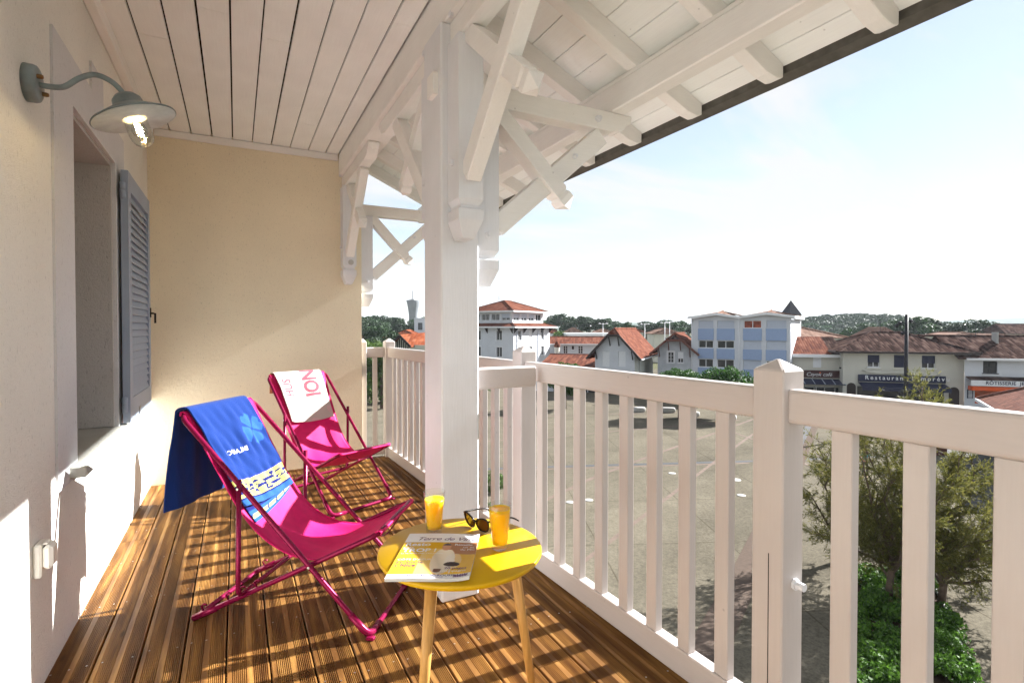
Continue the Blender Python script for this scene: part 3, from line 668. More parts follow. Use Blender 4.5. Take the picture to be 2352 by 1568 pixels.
# ---- deck chairs
PR = dict(At=(-0.385, 0.845), Af=(0.416, 0.012), Br=(-0.346, 0.012), Bf=(0.437, 0.394))
wA, wF, wB, wS = 0.466, 0.480, 0.416, 0.505
def lerp2(a, b, t): return (a[0] + (b[0] - a[0]) * t, a[1] + (b[1] - a[1]) * t)
Sp = lerp2(PR['At'], PR['Af'], 0.336); Tp = lerp2(PR['Br'], PR['Bf'], 0.285)
SLING = [(-0.400, 0.838), (-0.397, 0.858), (-0.384, 0.8585), (-0.368, 0.845), (-0.315, 0.745), (-0.24, 0.605), (-0.15, 0.46), (-0.05, 0.350), (0.06, 0.287), (0.18, 0.277), (0.29, 0.315), (0.38, 0.362), (0.428, 0.398), (0.440, 0.407), (0.450, 0.398), (0.444, 0.385)]
SP = smooth_path([(u, 0, z) for u, z in SLING], 5)
sl_len = [0.0]
for a, b in zip(SP[:-1], SP[1:]): sl_len.append(sl_len[-1] + (b - a).length)
def sling(s):      # point at arc length s
    s = max(0, min(s, sl_len[-1] - 1e-6))
    import bisect
    i = max(0, bisect.bisect_right(sl_len, s) - 1); t = (s - sl_len[i]) / max(1e-9, sl_len[i + 1] - sl_len[i])
    return SP[i].lerp(SP[i + 1], t)
def sling_n(s):
    d = sling(s + 0.004) - sling(s - 0.004); n = Vector((-d.z, 0, d.x)); n.normalize()
    return n if n.z > 0 or n.x > 0 else n
def make_chair(loc, th, label, seed):
    rn = random.Random(seed)
    c = empty('deck_chair', (*loc, 0), th, label, 'deck chair', 'pink folding deck chairs')
    r = 0.0105
    def loop(a, b, w0, w1): return fillet([(a[0], -w0 / 2, a[1]), (a[0], w0 / 2, a[1]), (b[0], w1 / 2, b[1]), (b[0], -w1 / 2, b[1])], 0.045, 6, True)
    tube('back_frame', loop(PR['At'], PR['Af'], wA, wF), r, M['tube'], c, 12, True)
    tube('seat_frame', loop(PR['Bf'], PR['Br'], wB, wB), r, M['tube'], c, 12, True)
    d = (Vector((Sp[0], 0, Sp[1])) - Vector((Tp[0], 0, Tp[1]))).normalized() * 0.035
    tp = fillet([(Sp[0] + d.x, -wS / 2, Sp[1] + d.z), (Tp[0], -wS / 2, Tp[1] + 0.014), (Tp[0], wS / 2, Tp[1] + 0.014), (Sp[0] + d.x, wS / 2, Sp[1] + d.z)], 0.035, 5)
    tube('prop', tp, 0.0095, M['tube'], c, 12)
    for sd in (-1, 1):        # corner sleeves, notched rests, rivets
        V, F = tube_vf(fillet([(0.34, sd * wF / 2, 0.091), (PR['Af'][0], sd * wF / 2, PR['Af'][1]), (PR['Af'][0], sd * (wF / 2 - 0.10), PR['Af'][1])], 0.05, 5), 0.0138, 10); mk('corner_sleeve', V, F, M['tube'], c, True)
        box('foot_pad', 0.405, 0.437, sd * wF / 2 - 0.012, sd * wF / 2 + 0.012, 0.0, 0.012, M['tube'], c, 0.003)
        V, F = tube_vf([(-0.352, sd * wB / 2, 0.010), (-0.25, sd * wB / 2, 0.058)], 0.0135, 10); mk('rear_sleeve', V, F, M['tube'], c, True)
        for t in (0.05, 0.19, 0.27, 0.35):
            u, z = lerp2(PR['Br'], PR['Bf'], t)
            V, F = tube_vf([(u, sd * wB / 2, z + 0.008), (u - 0.010, sd * wB / 2, z + 0.030), (u + 0.002, sd * wB / 2, z + 0.040), (u + 0.014, sd * wB / 2, z + 0.036)], 0.004, 6); mk('notch_rest', V, F, M['tube'], c, True)
        for (u, z), w in ((Sp, wS / 2), (lerp2(PR['At'], PR['Af'], 0.696), wA / 2 + 0.006)):
            lathe('rivet', [(0.005, 0), (0.005, 0.012), (0, 0.0125)], M['steel'], c, 8, Matrix.Translation((u, sd * w, z)) @ Matrix.Rotation(R(-90 * sd), 4, 'X'), False)
    L = sl_len[-1]; nu, nv = 70, 20
    def P(a, b):
        s = a * L; p = sling(s); k = b * 2 - 1
        w = 0.434 - 0.035 * a; pin = 1 - 0.06 * math.sin(math.pi * min(1, max(0, (a - 0.03) / 0.94)))
        mid = math.sin(math.pi * a) ** 0.7 if 0 < a < 1 else 0
        sag = -0.022 * (1 - k * k) * mid + 0.004 * math.sin(9 * k + 17 * a) * mid * (0.4 + 0.6 * abs(k))
        return Vector((p.x, k * w / 2 * pin, p.z + sag))
    V = []; F = []
    for i in range(nu + 1):
        for j in range(nv + 1): V.append(P(i / nu, j / nv))
    for i in range(nu):
        for j in range(nv):
            q = i * (nv + 1) + j; F.append((q, q + 1, q + nv + 2, q + nv + 1))
    f = mk('canvas_sling', V, F, M['pink'], c, True); s = f.modifiers.new('thickness', 'SOLIDIFY'); s.thickness = 0.0022; s.offset = 0
    for j in (0, nv):         # rolled hems
        V2, F2 = tube_vf([V[i * (nv + 1) + j] for i in range(2, nu - 1)], 0.0032, 6); mk('hem', V2, F2, M['pink'], f, True)
    tube('front_loop', smooth_path([(0.42, -0.13, 0.375), (0.41, -0.10, 0.345), (0.405, 0.0, 0.325), (0.41, 0.12, 0.35), (0.425, 0.17, 0.385)], 6), 0.003, M['tube'], c, 6)
    return c
ch1 = make_chair((0.805, 2.483), -0.615, 'pink canvas deck chair with a blue towel, standing next to the yellow table', 1)
ch2 = make_chair((1.129, 3.94), -1.141, 'pink canvas deck chair with a white towel, standing by the veranda end wall', 2)

def heart(x, y):
    y = y - 0.05
    return (x * x + y * y - 0.45) ** 3 - x * x * y ** 3 < 0 if abs(x) < 1.2 and abs(y) < 1.2 else False
BLUE, LBLUE, YEL, NAVY, MAUVE, TWH = (0.003, 0.028, 0.17), (0.017, 0.088, 0.32), (0.60, 0.55, 0.14), (0.005, 0.012, 0.13), (0.36, 0.085, 0.12), (0.52, 0.465, 0.42)
bal, balw = glyphs('BALARUC L', 0.026, 0.01, 1.1)
W1 = 0.375
LF, LB = 0.465, 0.47          # towel length in front / behind the bar
def pr1(a, b):
    s = LF * 1.0 - a * (LF + LB); x = b * W1        # s>0: in front of the bar, counted from the bar
    e = LF - s                                       # distance from the front hem
    if e < 0.028: return LBLUE
    if e < 0.036: return NAVY
    if e < 0.118:
        q = (e - 0.036) / 0.082; cell = W1 / 3.0; cx = (x % cell) / cell * 2 - 1; cy = q * 2 - 1
        if q > 0.70: col = YEL
        else: col = YEL if (int(q / 0.175) % 2 == 0) else NAVY
        i = int(x / cell)
        up = (-1 if i % 2 else 1)
        for hx_, hy_, sc_ in ((0, -0.05, 0.62), (-0.5, 0.45, 0.35), (0.5, -0.5, 0.42)):
            if heart((cx - hx_) / sc_ * 0.9, up * (cy - hy_) / sc_ * 0.9): col = NAVY if col == YEL else YEL
        return col
    if e < 0.124: return (0.01, 0.03, 0.30)
    if s > 0:
        fx, fy = x - 0.295, e - 0.315                # pale clover
        rr = math.hypot(fx, fy)
        if rr < 0.085:
            an = math.atan2(fy, fx) + 0.5; k = (an / (math.pi / 2)) % 1.0; d = abs(k - 0.5)
            if rr > 0.008 and d < 0.40 and rr < 0.078 * (1.0 - 0.16 * math.exp(-(d / 0.10) ** 2)) * (0.86 + 0.14 * math.cos((d) * 4)): return LBLUE
        tx, ty = 0.205 - x, e - 0.235                # lettering seen from the back of the cloth
        if -0.02 < ty < 0.04 and -0.01 < tx < balw + 0.01 and bal(tx, ty): return (0.72, 0.70, 0.68)
    return BLUE
S_BAR = sl_len[10]           # arc length at the bar top
def T1(a, b):
    s = LF - a * (LF + LB); v = -0.212 + b * W1
    wr = math.sin(b * 13 + 2.0 * a) * 0.5 + math.sin(b * 29 - 5 * a) * 0.25 + math.sin(b * 7 + 9 * a) * 0.4
    if s > -0.004:
        q = S_BAR + max(s, 0); p = sling(q); n = Vector((sling(q + 0.004) - sling(q - 0.004))); n = Vector((-n.z, 0, n.x)).normalized()
        if n.z < 0: n = -n
        k = (v + 0.0) / 0.217
        mid = min(1, s / 0.3); sagz = -0.020 * (1 - k * k) * mid
        lift = 0.010 + (0.008 + 0.008 * wr + 0.004 * math.sin(b * 41 + a * 23) * math.sin(a * 17)) * min(1, s / 0.10)
        v2 = v * (1 - 0.05 * mid) + 0.012 * mid
        return p + n * lift + Vector((0, v2, sagz))
    t = -s
    arc = 0.075
    if t < arc:
        k = t / arc * math.pi * 0.5; p = Vector((-0.388 - 0.032 * math.sin(k), v, 0.848 + 0.020 * math.cos(k)))
        return p
    t -= arc
    return Vector((-0.420 - 0.012 * wr * min(1, t / 0.15) - 0.03 * t, v - 0.10 * t * (1 - b) + 0.05 * t * b, 0.848 - t))
tw1 = empty('beach_towel', ch1.location, ch1.rotation_euler.z, 'bright blue beach towel with a yellow patterned band, draped over a pink chair', 'towel')
cloth('terry_cloth', T1, 330, 190, pr1, M['towel'], tw1, 0.007)
def T1u(a, b):               # second layer peeping out under the hem
    s = LF - 0.05 + a * (0.125 - 0.065 * b); v = -0.19 + b * (W1 - 0.03); q = S_BAR + s; p = sling(q); n = Vector((sling(q + 0.004) - sling(q - 0.004))); n = Vector((-n.z, 0, n.x)).normalized()
    if n.z < 0: n = -n
    k = v / 0.217
    return p + n * (0.0065 + 0.002 * math.sin(b * 11)) + Vector((0, v * 0.95 + 0.012, -0.020 * (1 - k * k)))
def pr1u(a, b):
    if a > 0.86: return LBLUE
    if a > 0.70: return YEL if int(b * 24 + a * 7) % 5 else NAVY
    if a > 0.55: return LBLUE
    return NAVY
cloth('under_layer', T1u, 40, 80, pr1u, M['towel'], tw1, 0.003)

ion, ionw = glyphs('IONA', 0.165, 0.035, 0.95, 0.72); hus, husw = glyphs('HUS', 0.10, 0.025, 1.0, 0.72)
LF2, LB2, W2 = 0.385, 0.20, 0.375
def pr2(a, b):
    s = LF2 - a * (LF2 + LB2); x = b * W2; e = LF2 - s
    if s < -0.02: return (0.30, 0.085, 0.055) if not (0.93 < a < 0.975 or b < 0.04) else (0.50, 0.22, 0.10)
    tx, ty = e - 0.185, 0.315 - x
    if ion(tx, ty): return MAUVE
    tx, ty = e - 0.195, 0.105 - x
    if hus(tx, ty): return MAUVE
    f = math.sin(x * 21 + 3) * math.sin(e * 25 + x * 9)
    if e < 0.10 and f > 0.55 and x > 0.06: return (0.62, 0.45, 0.44)
    return TWH
def T2(a, b):
    s = LF2 - a * (LF2 + LB2); v = -0.195 + b * W2
    wr = math.sin(b * 9 + 3.0 * a) * 0.5 + math.sin(b * 23 - 4 * a) * 0.25
    edge = max(0, 0.12 - b) / 0.12
    if s > -0.004:
        q = S_BAR + max(s, 0); p = sling(q); n = Vector((sling(q + 0.004) - sling(q - 0.004))); n = Vector((-n.z, 0, n.x)).normalized()
        if n.z < 0: n = -n
        k = v / 0.217; mid = min(1, s / 0.3)
        return p + n * (0.008 + (0.008 + 0.006 * wr + 0.012 * edge) * min(1, s / 0.12)) + Vector((0, v * (1 - 0.03 * mid) + 0.02 * mid * edge, -0.020 * (1 - k * k) * mid))
    t = -s; arc = 0.07
    if t < arc:
        k = t / arc * math.pi * 0.5; return Vector((-0.388 - 0.030 * math.sin(k), v, 0.848 + 0.020 * math.cos(k)))
    t -= arc
    return Vector((-0.418 - 0.008 * wr * min(1, t / 0.15), v - 0.02 * t, 0.848 - t))
tw2 = empty('beach_towel', ch2.location, ch2.rotation_euler.z, 'white beach towel with big mauve letters, draped over a pink chair', 'towel')
cloth('terry_cloth', T2, 230, 170, pr2, M['towel'], tw2, 0.006)

# ---- side table
TC = Vector((1.186, 1.555, 0)); TZ = 0.506; TR = 0.257
ta = empty('side_table', TC, 0, 'round yellow side table on slender wooden legs', 'table')
lathe('tabletop', [(0.0, TZ - 0.020), (TR - 0.014, TZ - 0.020), (TR - 0.004, TZ - 0.016), (TR, TZ - 0.008), (TR - 0.001, TZ - 0.003), (TR - 0.004, TZ), (0.0, TZ)], M['yellow'], ta, 96)
va = math.atan2(TC.y - CAMY, TC.x - CAMX)
for ph in (-150, -30, 90):
    a = va - R(ph); d = Vector((math.cos(a), math.sin(a), 0))
    V, F = tube_vf([d * 0.165 + Vector((0, 0, TZ - 0.021)), d * 0.235], lambda t: 0.0185 - 0.0065 * t, 14); lg = mk('leg', V, F, M['beech'], ta, True)
for ph in (-150, -30, 90):
    a = va - R(ph); d = Vector((math.cos(a), math.sin(a), 0)); V, F = tube_vf([d * 0.165 + Vector((0, 0, TZ - 0.0295)), d * 0.165 + Vector((0, 0, TZ - 0.0205))], 0.03, 16); mk('leg_socket', V, F, M['yellow'], ta, True)

# ---- tumblers of juice
def tumbler(loc, label, fill, rz):
    g = empty('juice_glass', loc, rz, label, 'glass')
    H = 0.142; n = 40
    outer = [(0.0, 0.0), (0.0235, 0.0), (0.0258, 0.003), (0.0268, 0.010), (0.0285, 0.05), (0.0305, 0.082), (0.0328, 0.094), (0.0338, 0.105), (0.0365, H - 0.003), (0.0362, H - 0.0005), (0.0352, H)]
    inner = [(0.0343, H - 0.001), (0.0312, 0.100), (0.0280, 0.07), (0.0248, 0.024), (0.0225, 0.017), (0.0, 0.0165)]
    V = []; F = []
    for r, z in outer + inner:
        out = (r, z) in outer
        for k in range(n):
            a = 2 * math.pi * k / n; f = 1.0
            if out and z < 0.09:
                seg = 2 * math.pi / 10; d = ((a + seg / 2) % seg) - seg / 2; f = math.cos(seg / 2) / math.cos(d) * 1.02
            V.append((r * f * math.cos(a), r * f * math.sin(a), z))
    m = len(outer) + len(inner)
    for i in range(m - 1):
        for k in range(n): F.append((i * n + k, i * n + (k + 1) % n, (i + 1) * n + (k + 1) % n, (i + 1) * n + k))
    mk('glass_body', V, F, M['glass'], g, True)
    def ri(z):
        pts = [(0.0165, 0.0225), (0.024, 0.0248), (0.07, 0.0280), (0.100, 0.0312), (H, 0.0343)]
        return np.interp(z, [p[0] for p in pts], [p[1] for p in pts])
    zs = np.linspace(0.0166, fill, 9)
    lathe('orange_juice', [(0.0, 0.0166)] + [(float(ri(z)) + 0.0003, float(z)) for z in zs] + [(float(ri(fill)) - 0.002, fill - 0.0009), (0.0, fill - 0.0009)], M['juice'], g, 40)
    return g
tumbler((1.150, 1.702, TZ + 0.0005), 'tumbler of orange juice standing by the top edge of the magazine', 0.116, 0.2)
tumbler((1.290, 1.486, TZ + 0.0005), 'tumbler of orange juice standing in front of the sunglasses', 0.127, 0.5)

# ---- sunglasses
sg = empty('sunglasses', (1.288, 1.660, TZ), R(16), 'black sunglasses with amber lenses lying open on the yellow table', 'sunglasses')
def rim(c, w, h, sgn):
    out = []
    for k in range(28):
        a = 2 * math.pi * k / 28; x = math.copysign(abs(math.cos(a)) ** 0.75, math.cos(a)); z = math.copysign(abs(math.sin(a)) ** 0.8, math.sin(a))
        zz = z * h / 2 * (1.0 if z < 0 else 0.9); xx = x * w / 2 * (1.0 + 0.10 * z)
        out.append(Vector((-0.004 * abs((c + sgn * 0.0 + xx) / 0.07) ** 2 * -2.2, c + xx, 0.028 + zz + 0.006 * (sgn * (xx) / 0.03) * (1 if z > 0 else 0.2))))
    return out
tilt = Matrix.Rotation(R(-14), 4, 'Y')
for s_ in (-1, 1):
    ring = [tilt @ p for p in rim(s_ * 0.034, 0.056, 0.048, s_)]
    V, F = tube_vf(ring, 0.0032, 8, True); mk('rim', V, F, M['blackpl'], sg, True)
    c0 = sum(ring, Vector()) / len(ring); mk('lens', [c0] + ring, [(0, i + 1, (i + 1) % 28 + 1) for i in range(28)], M['lens'], sg, True)
    p0 = tilt @ Vector((0.008, s_ * 0.066, 0.045))
    V, F = tube_vf(smooth_path([p0, p0 + Vector((0.05, s_ * 0.002, -0.004)), p0 + Vector((0.105, -s_ * 0.002, -0.012)), p0 + Vector((0.145, -s_ * 0.006, -0.034))], 6), lambda t: 0.0036 - 0.0012 * t, 8)
    V = [Vector((v.x, v.y * 1.0, v.z)) for v in V]; mk('temple', V, F, M['blackpl'], sg, True)
V, F = tube_vf([tilt @ Vector(p) for p in ((0.0, -0.010, 0.032), (-0.002, 0, 0.036), (0.0, 0.010, 0.032))], 0.0034, 8); mk('bridge', V, F, M['blackpl'], sg, True)

# ---- magazine
mg = empty('magazine', (0.914, 1.434, TZ + 0.0006), R(-29.0), 'glossy wine magazine with a yellow cover lying on the round table', 'magazine')
MW, MH, MT = 0.232, 0.316, 0.0085
def curl(x, y): return 0.010 * max(0, (x / MW - 0.62) / 0.38) ** 2 * max(0, 1 - y / 0.12) + 0.002 * math.sin(x / MW * math.pi) + 0.006 * max(0, x / MW - 0.9) / 0.1 * 0.3
def cov(a, b):
    x, y = a, b
    if y > 0.775: return (0.86, 0.86, 0.88)
    if y < 0.085: return (0.84, 0.84, 0.86)
    base = np.array((0.78, 0.47, 0.03)) * (0.85 + 0.3 * (0.5 + 0.5 * math.sin(5 * y + 3 * x))); 
    if x > 0.62 and y > 0.50: base = np.array((0.36, 0.15, 0.05))
    if 0.30 < x < 0.56 and y < 0.62: base = base * 0.6 + np.array((0.8, 0.66, 0.36)) * 0.4
    # generic cook: jacket, neck, head, hair
    dx, dy = (x - 0.605) / 0.15, (y - 0.36) / 0.27
    if dx * dx + dy * dy < 1 and y < 0.60: base = np.array((0.80, 0.72, 0.58)) * (0.75 + 0.3 * abs(math.sin(9 * x + 4 * y)))
    hx_, hy_ = (x - 0.60) / 0.062, (y - 0.665) / 0.085
    if hx_ * hx_ + hy_ * hy_ < 1: base = np.array((0.55, 0.26, 0.12)) if hy_ < 0.35 else np.array((0.06, 0.03, 0.02))
    # wine glass
    wx, wy = (x - 0.735) / 0.105, (y - 0.36) / 0.17
    if wx * wx + wy * wy < 1 and wy < 0.9: base = base * 0.75 + 0.2
    if abs(wx) < 0.95 and wx * wx + ((y - 0.285) / 0.050) ** 2 * 1.0 < 0.9: base = np.array((0.03, 0.004, 0.006))
    if abs(x - 0.735) < 0.008 and 0.10 < y < 0.24: base = np.array((0.85, 0.7, 0.5))
    if 0.50 < x < 0.66 and 0.12 < y < 0.19 and math.sin(30 * x) * math.sin(28 * y) > 0.2: base = np.array((0.10, 0.03, 0.02))
    return tuple(np.clip(base, 0, 0.9))
pg = []
V = []; F = []; nx, ny = 24, 30
for lay in (0, 1):
    for i in range(nx + 1):
        for j in range(ny + 1):
            x, y = i / nx * MW, j / ny * MH; V.append((x, y, (MT - 0.0004 if lay else 0.0) + curl(x, y) * (1 if lay else 0.8)))
def gi(l, i, j): return l * (nx + 1) * (ny + 1) + i * (ny + 1) + j
for i in range(nx):
    for j in range(ny): F += [(gi(1, i, j), gi(1, i + 1, j), gi(1, i + 1, j + 1), gi(1, i, j + 1)), (gi(0, i, j), gi(0, i, j + 1), gi(0, i + 1, j + 1), gi(0, i + 1, j))]
for i in range(nx): F += [(gi(0, i, 0), gi(0, i + 1, 0), gi(1, i + 1, 0), gi(1, i, 0)), (gi(0, i, ny), gi(1, i, ny), gi(1, i + 1, ny), gi(0, i + 1, ny))]
for j in range(ny): F += [(gi(0, 0, j), gi(1, 0, j), gi(1, 0, j + 1), gi(0, 0, j + 1)), (gi(0, nx, j), gi(0, nx, j + 1), gi(1, nx, j + 1), gi(1, nx, j))]
def pagemat():
    m, n, l, b = newmat('page_edges'); t = n.new('ShaderNodeTexCoord'); w = n.new('ShaderNodeTexWave'); w.bands_direction = 'Z'; w.inputs['Scale'].default_value = 420; l.new(t.outputs['Object'], w.inputs[0])
    r = n.new('ShaderNodeValToRGB'); r.color_ramp.elements[0].color = (0.25, 0.24, 0.23, 1); r.color_ramp.elements[1].color = (0.75, 0.74, 0.71, 1); l.new(w.outputs['Fac'], r.inputs[0]); l.new(r.outputs[0], b.inputs['Base Color']); b.inputs['Roughness'].default_value = 0.6; return m
mk('page_block', V, F, pagemat(), mg)
cover = cloth('cover', lambda a, b: Vector((a * (MW + 0.001), b * (MH + 0.001), MT + curl(a * MW, b * MH))), 110, 140, cov, M['paper'], mg, 0.0)
inkw, inkp, inkv = simple('ink_white', (0.85, 0.85, 0.85), 0.25), simple('ink_plum', (0.10, 0.02, 0.13), 0.25), simple('ink_violet', (0.06, 0.03, 0.18), 0.25)
def mtext(s, x, y, size, mat, **k):
    o = text_mesh('lettering', s, size, mat, mg, Matrix.Translation((x * MW, y * MH, 0)), **k)
    for v in o.data.vertices: v.co.z = MT + 0.0006 + curl(v.co.x, v.co.y)
mtext('Terre de Vins', 0.14, 0.82, 0.0365, inkp, shear=0.35, space=0.92, bold=-0.004)
mtext('Resto', 0.03, 0.685, 0.034, inkw, bold=0.02); mtext("c'est", 0.02, 0.63, 0.018, inkw, bold=0.0)
mtext('TROP !', 0.03, 0.545, 0.034, inkw, bold=0.02); mtext("La vie moins cher, c'est possible", 0.03, 0.50, 0.0100, inkw)
mtext('CÔTE D\'AZUR', 0.03, 0.36, 0.0155, inkw, bold=0.006); mtext('Escapade', 0.03, 0.295, 0.0215, inkp); mtext('à', 0.03, 0.23, 0.0215, inkp); mtext('Nice', 0.10, 0.23, 0.0235, inkp, bold=0.022)
mtext('Ravaille', 0.70, 0.70, 0.0185, inkw, bold=0.012); mtext('un as', 0.82, 0.645, 0.0165, inkw); mtext('du PIC', 0.79, 0.59, 0.0165, inkw)
mtext('20 pages', 0.66, 0.185, 0.0185, inkp, bold=0.015); mtext('champagne', 0.62, 0.13, 0.0165, inkw)
mtext('Spécial', 0.03, 0.045, 0.0135, inkv); mtext('LANGUEDOC-ROUSSILLON', 0.20, 0.045, 0.0145, inkv, bold=0.015); mtext('40 pages pour découvrir les vignobles de terroir', 0.05, 0.018, 0.0075, inkv); 
mb = MB()
for k in range(26):
    x0 = (0.80 + k * 0.0066) * MW; w = 0.0007 + 0.0006 * ((k * 7) % 3); z = MT + 0.0006 + curl(x0, 0.01); mb.add([(x0, 0.006, z), (x0 + w, 0.006, z), (x0 + w, 0.020, z), (x0, 0.020, z)], [(0, 1, 2, 3)])
mb.build('barcode', inkp, mg)
# ================================================================== the square and the town
W_ = lambda t: M[t]
M['plaza'] = None
def plazamat():
    m, n, l, b = newmat('washed_gravel'); t = n.new('ShaderNodeTexCoord')
    a = n.new('ShaderNodeTexNoise'); a.inputs['Scale'].default_value = 0.12; a.inputs['Detail'].default_value = 6; l.new(t.outputs['Object'], a.inputs['Vector'])
    f = n.new('ShaderNodeTexNoise'); f.inputs['Scale'].default_value = 9.0; f.inputs['Detail'].default_value = 8; f.inputs['Roughness'].default_value = 0.75; l.new(t.outputs['Object'], f.inputs['Vector'])
    st = n.new('ShaderNodeTexNoise'); st.inputs['Scale'].default_value = 0.5; st.inputs['Detail'].default_value = 5; l.new(t.outputs['Object'], st.inputs['Vector'])
    r = n.new('ShaderNodeValToRGB'); e = r.color_ramp.elements; e[0].position = 0.32; e[0].color = (0.080, 0.070, 0.051, 1); e[1].position = 0.68; e[1].color = (0.180, 0.158, 0.118, 1); l.new(f.outputs['Fac'], r.inputs[0])
    r2 = n.new('ShaderNodeMapRange'); r2.inputs['From Min'].default_value = 0.3; r2.inputs['From Max'].default_value = 0.7; r2.inputs['To Min'].default_value = 0.8; r2.inputs['To Max'].default_value = 1.12; l.new(a.outputs['Fac'], r2.inputs['Value'])
    r3 = n.new('ShaderNodeMapRange'); r3.inputs['From Min'].default_value = 0.35; r3.inputs['From Max'].default_value = 0.65; r3.inputs['To Min'].default_value = 0.86; r3.inputs['To Max'].default_value = 1.06; l.new(st.outputs['Fac'], r3.inputs['Value'])
    mm = n.new('ShaderNodeMath'); mm.operation = 'MULTIPLY'; l.new(r2.outputs[0], mm.inputs[0]); l.new(r3.outputs[0], mm.inputs[1])
    jm = n.new('ShaderNodeMapping'); jm.inputs['Rotation'].default_value = (0, 0, R(24)); l.new(t.outputs['Object'], jm.inputs[0])
    br = n.new('ShaderNodeTexBrick'); br.offset = 0.0; br.inputs['Scale'].default_value = 1.0; br.inputs['Brick Width'].default_value = 5.2; br.inputs['Row Height'].default_value = 5.2; br.inputs['Mortar Size'].default_value = 0.035; br.inputs['Mortar Smooth'].default_value = 0.3
    br.inputs['Color1'].default_value = (1, 1, 1, 1); br.inputs['Color2'].default_value = (0.9, 0.9, 0.9, 1); br.inputs['Mortar'].default_value = (0.62, 0.6, 0.57, 1); l.new(jm.outputs[0], br.inputs['Vector'])
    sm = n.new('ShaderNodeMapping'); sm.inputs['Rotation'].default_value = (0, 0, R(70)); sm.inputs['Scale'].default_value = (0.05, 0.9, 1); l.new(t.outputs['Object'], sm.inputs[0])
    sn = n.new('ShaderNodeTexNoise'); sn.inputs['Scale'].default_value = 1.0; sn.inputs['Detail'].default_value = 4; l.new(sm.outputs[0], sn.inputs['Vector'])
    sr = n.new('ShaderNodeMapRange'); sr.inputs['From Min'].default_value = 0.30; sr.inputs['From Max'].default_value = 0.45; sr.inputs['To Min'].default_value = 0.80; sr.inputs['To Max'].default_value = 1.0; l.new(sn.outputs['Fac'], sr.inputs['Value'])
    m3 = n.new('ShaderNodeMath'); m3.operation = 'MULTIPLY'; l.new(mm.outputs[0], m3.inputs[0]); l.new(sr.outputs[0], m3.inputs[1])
    vm = n.new('ShaderNodeVectorMath'); vm.operation = 'SCALE'; l.new(r.outputs[0], vm.inputs[0]); l.new(m3.outputs[0], vm.inputs['Scale'])
    v2 = n.new('ShaderNodeVectorMath'); v2.operation = 'MULTIPLY'; l.new(vm.outputs[0], v2.inputs[0]); l.new(br.outputs['Color'], v2.inputs[1]); l.new(v2.outputs[0], b.inputs['Base Color'])
    b.inputs['Roughness'].default_value = 0.95; b.inputs['Specular IOR Level'].default_value = 0.03
    bp = n.new('ShaderNodeBump'); bp.inputs['Strength'].default_value = 0.6; bp.inputs['Distance'].default_value = 0.02; l.new(f.outputs['Fac'], bp.inputs['Height']); l.new(bp.outputs[0], b.inputs['Normal'])
    return m
def herring():
    m, n, l, b = newmat('brick_paving'); t = n.new('ShaderNodeTexCoord')
    br = n.new('ShaderNodeTexBrick'); br.inputs['Scale'].default_value = 5.0; br.inputs['Color1'].default_value = (0.11, 0.078, 0.062, 1); br.inputs['Color2'].default_value = (0.085, 0.062, 0.05, 1); br.inputs['Mortar'].default_value = (0.09, 0.075, 0.06, 1); br.inputs['Mortar Size'].default_value = 0.03
    mp_ = n.new('ShaderNodeMapping'); mp_.inputs['Rotation'].default_value = (0, 0, R(45)); l.new(t.outputs['Object'], mp_.inputs[0]); l.new(mp_.outputs[0], br.inputs['Vector']); l.new(br.outputs['Color'], b.inputs['Base Color']); b.inputs['Roughness'].default_value = 0.95; b.inputs['Specular IOR Level'].default_value = 0.03; return m
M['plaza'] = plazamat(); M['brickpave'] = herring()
M['earth'] = simple('outlying_ground', (0.10, 0.10, 0.06), 0.95, spec=0.0, var=0.3, scale=0.02, detail=8)
M['asphalt'] = simple('asphalt', (0.06, 0.058, 0.055), 0.85, var=0.2, scale=0.8, bump=0.3, bscale=20)
M['wall_w'] = simple('white_wall', (0.55, 0.57, 0.60), 0.85, var=0.05, scale=0.7, bump=0.15, bscale=12)
M['wall_c'] = simple('cream_wall', (0.52, 0.505, 0.44), 0.85, var=0.06, scale=0.6, bump=0.15, bscale=12)
M['wall_b'] = simple('bluish_wall', (0.52, 0.60, 0.72), 0.85, var=0.05, scale=0.7)
M['wall_g'] = simple('weathered_wall', (0.44, 0.46, 0.48), 0.9, var=0.18, scale=0.9, detail=8)
M['blue_panel'] = simple('blue_panel', (0.26, 0.34, 0.50), 0.7, var=0.04)
M['roller'] = simple('roller_shutter', (0.42, 0.46, 0.53), 0.5, var=0.03)
M['frame_w'] = simple('white_frame', (0.68, 0.69, 0.70), 0.5, var=0.03)
M['darkwood'] = simple('dark_timber', (0.035, 0.025, 0.022), 0.6)
M['brownwood'] = simple('brown_timber', (0.12, 0.045, 0.03), 0.6)
M['navy'] = simple('navy_paint', (0.012, 0.016, 0.045), 0.45)
M['maroon'] = simple('maroon_sign', (0.045, 0.014, 0.012), 0.4)
M['orange'] = simple('orange_paint', (0.62, 0.09, 0.015), 0.5)
M['concrete'] = simple('concrete', (0.36, 0.36, 0.34), 0.9, var=0.12, scale=0.3, detail=7)
M['stone_w'] = simple('white_stone', (0.34, 0.33, 0.31), 0.7, var=0.08, scale=2)
M['iron'] = simple('dark_iron', (0.02, 0.02, 0.024), 0.5)
M['tile_r'] = tiles('red_tiles', (0.075, 0.024, 0.015), (0.125, 0.042, 0.025), (0.18, 0.075, 0.048))
M['tile_ry'] = tiles('red_tiles_side', (0.075, 0.024, 0.015), (0.125, 0.042, 0.025), (0.18, 0.075, 0.048), axis='Y')
M['tile_d'] = tiles('old_tiles', (0.026, 0.017, 0.015), (0.055, 0.034, 0.029), (0.12, 0.082, 0.070), spec=0.0, rough=1.0)
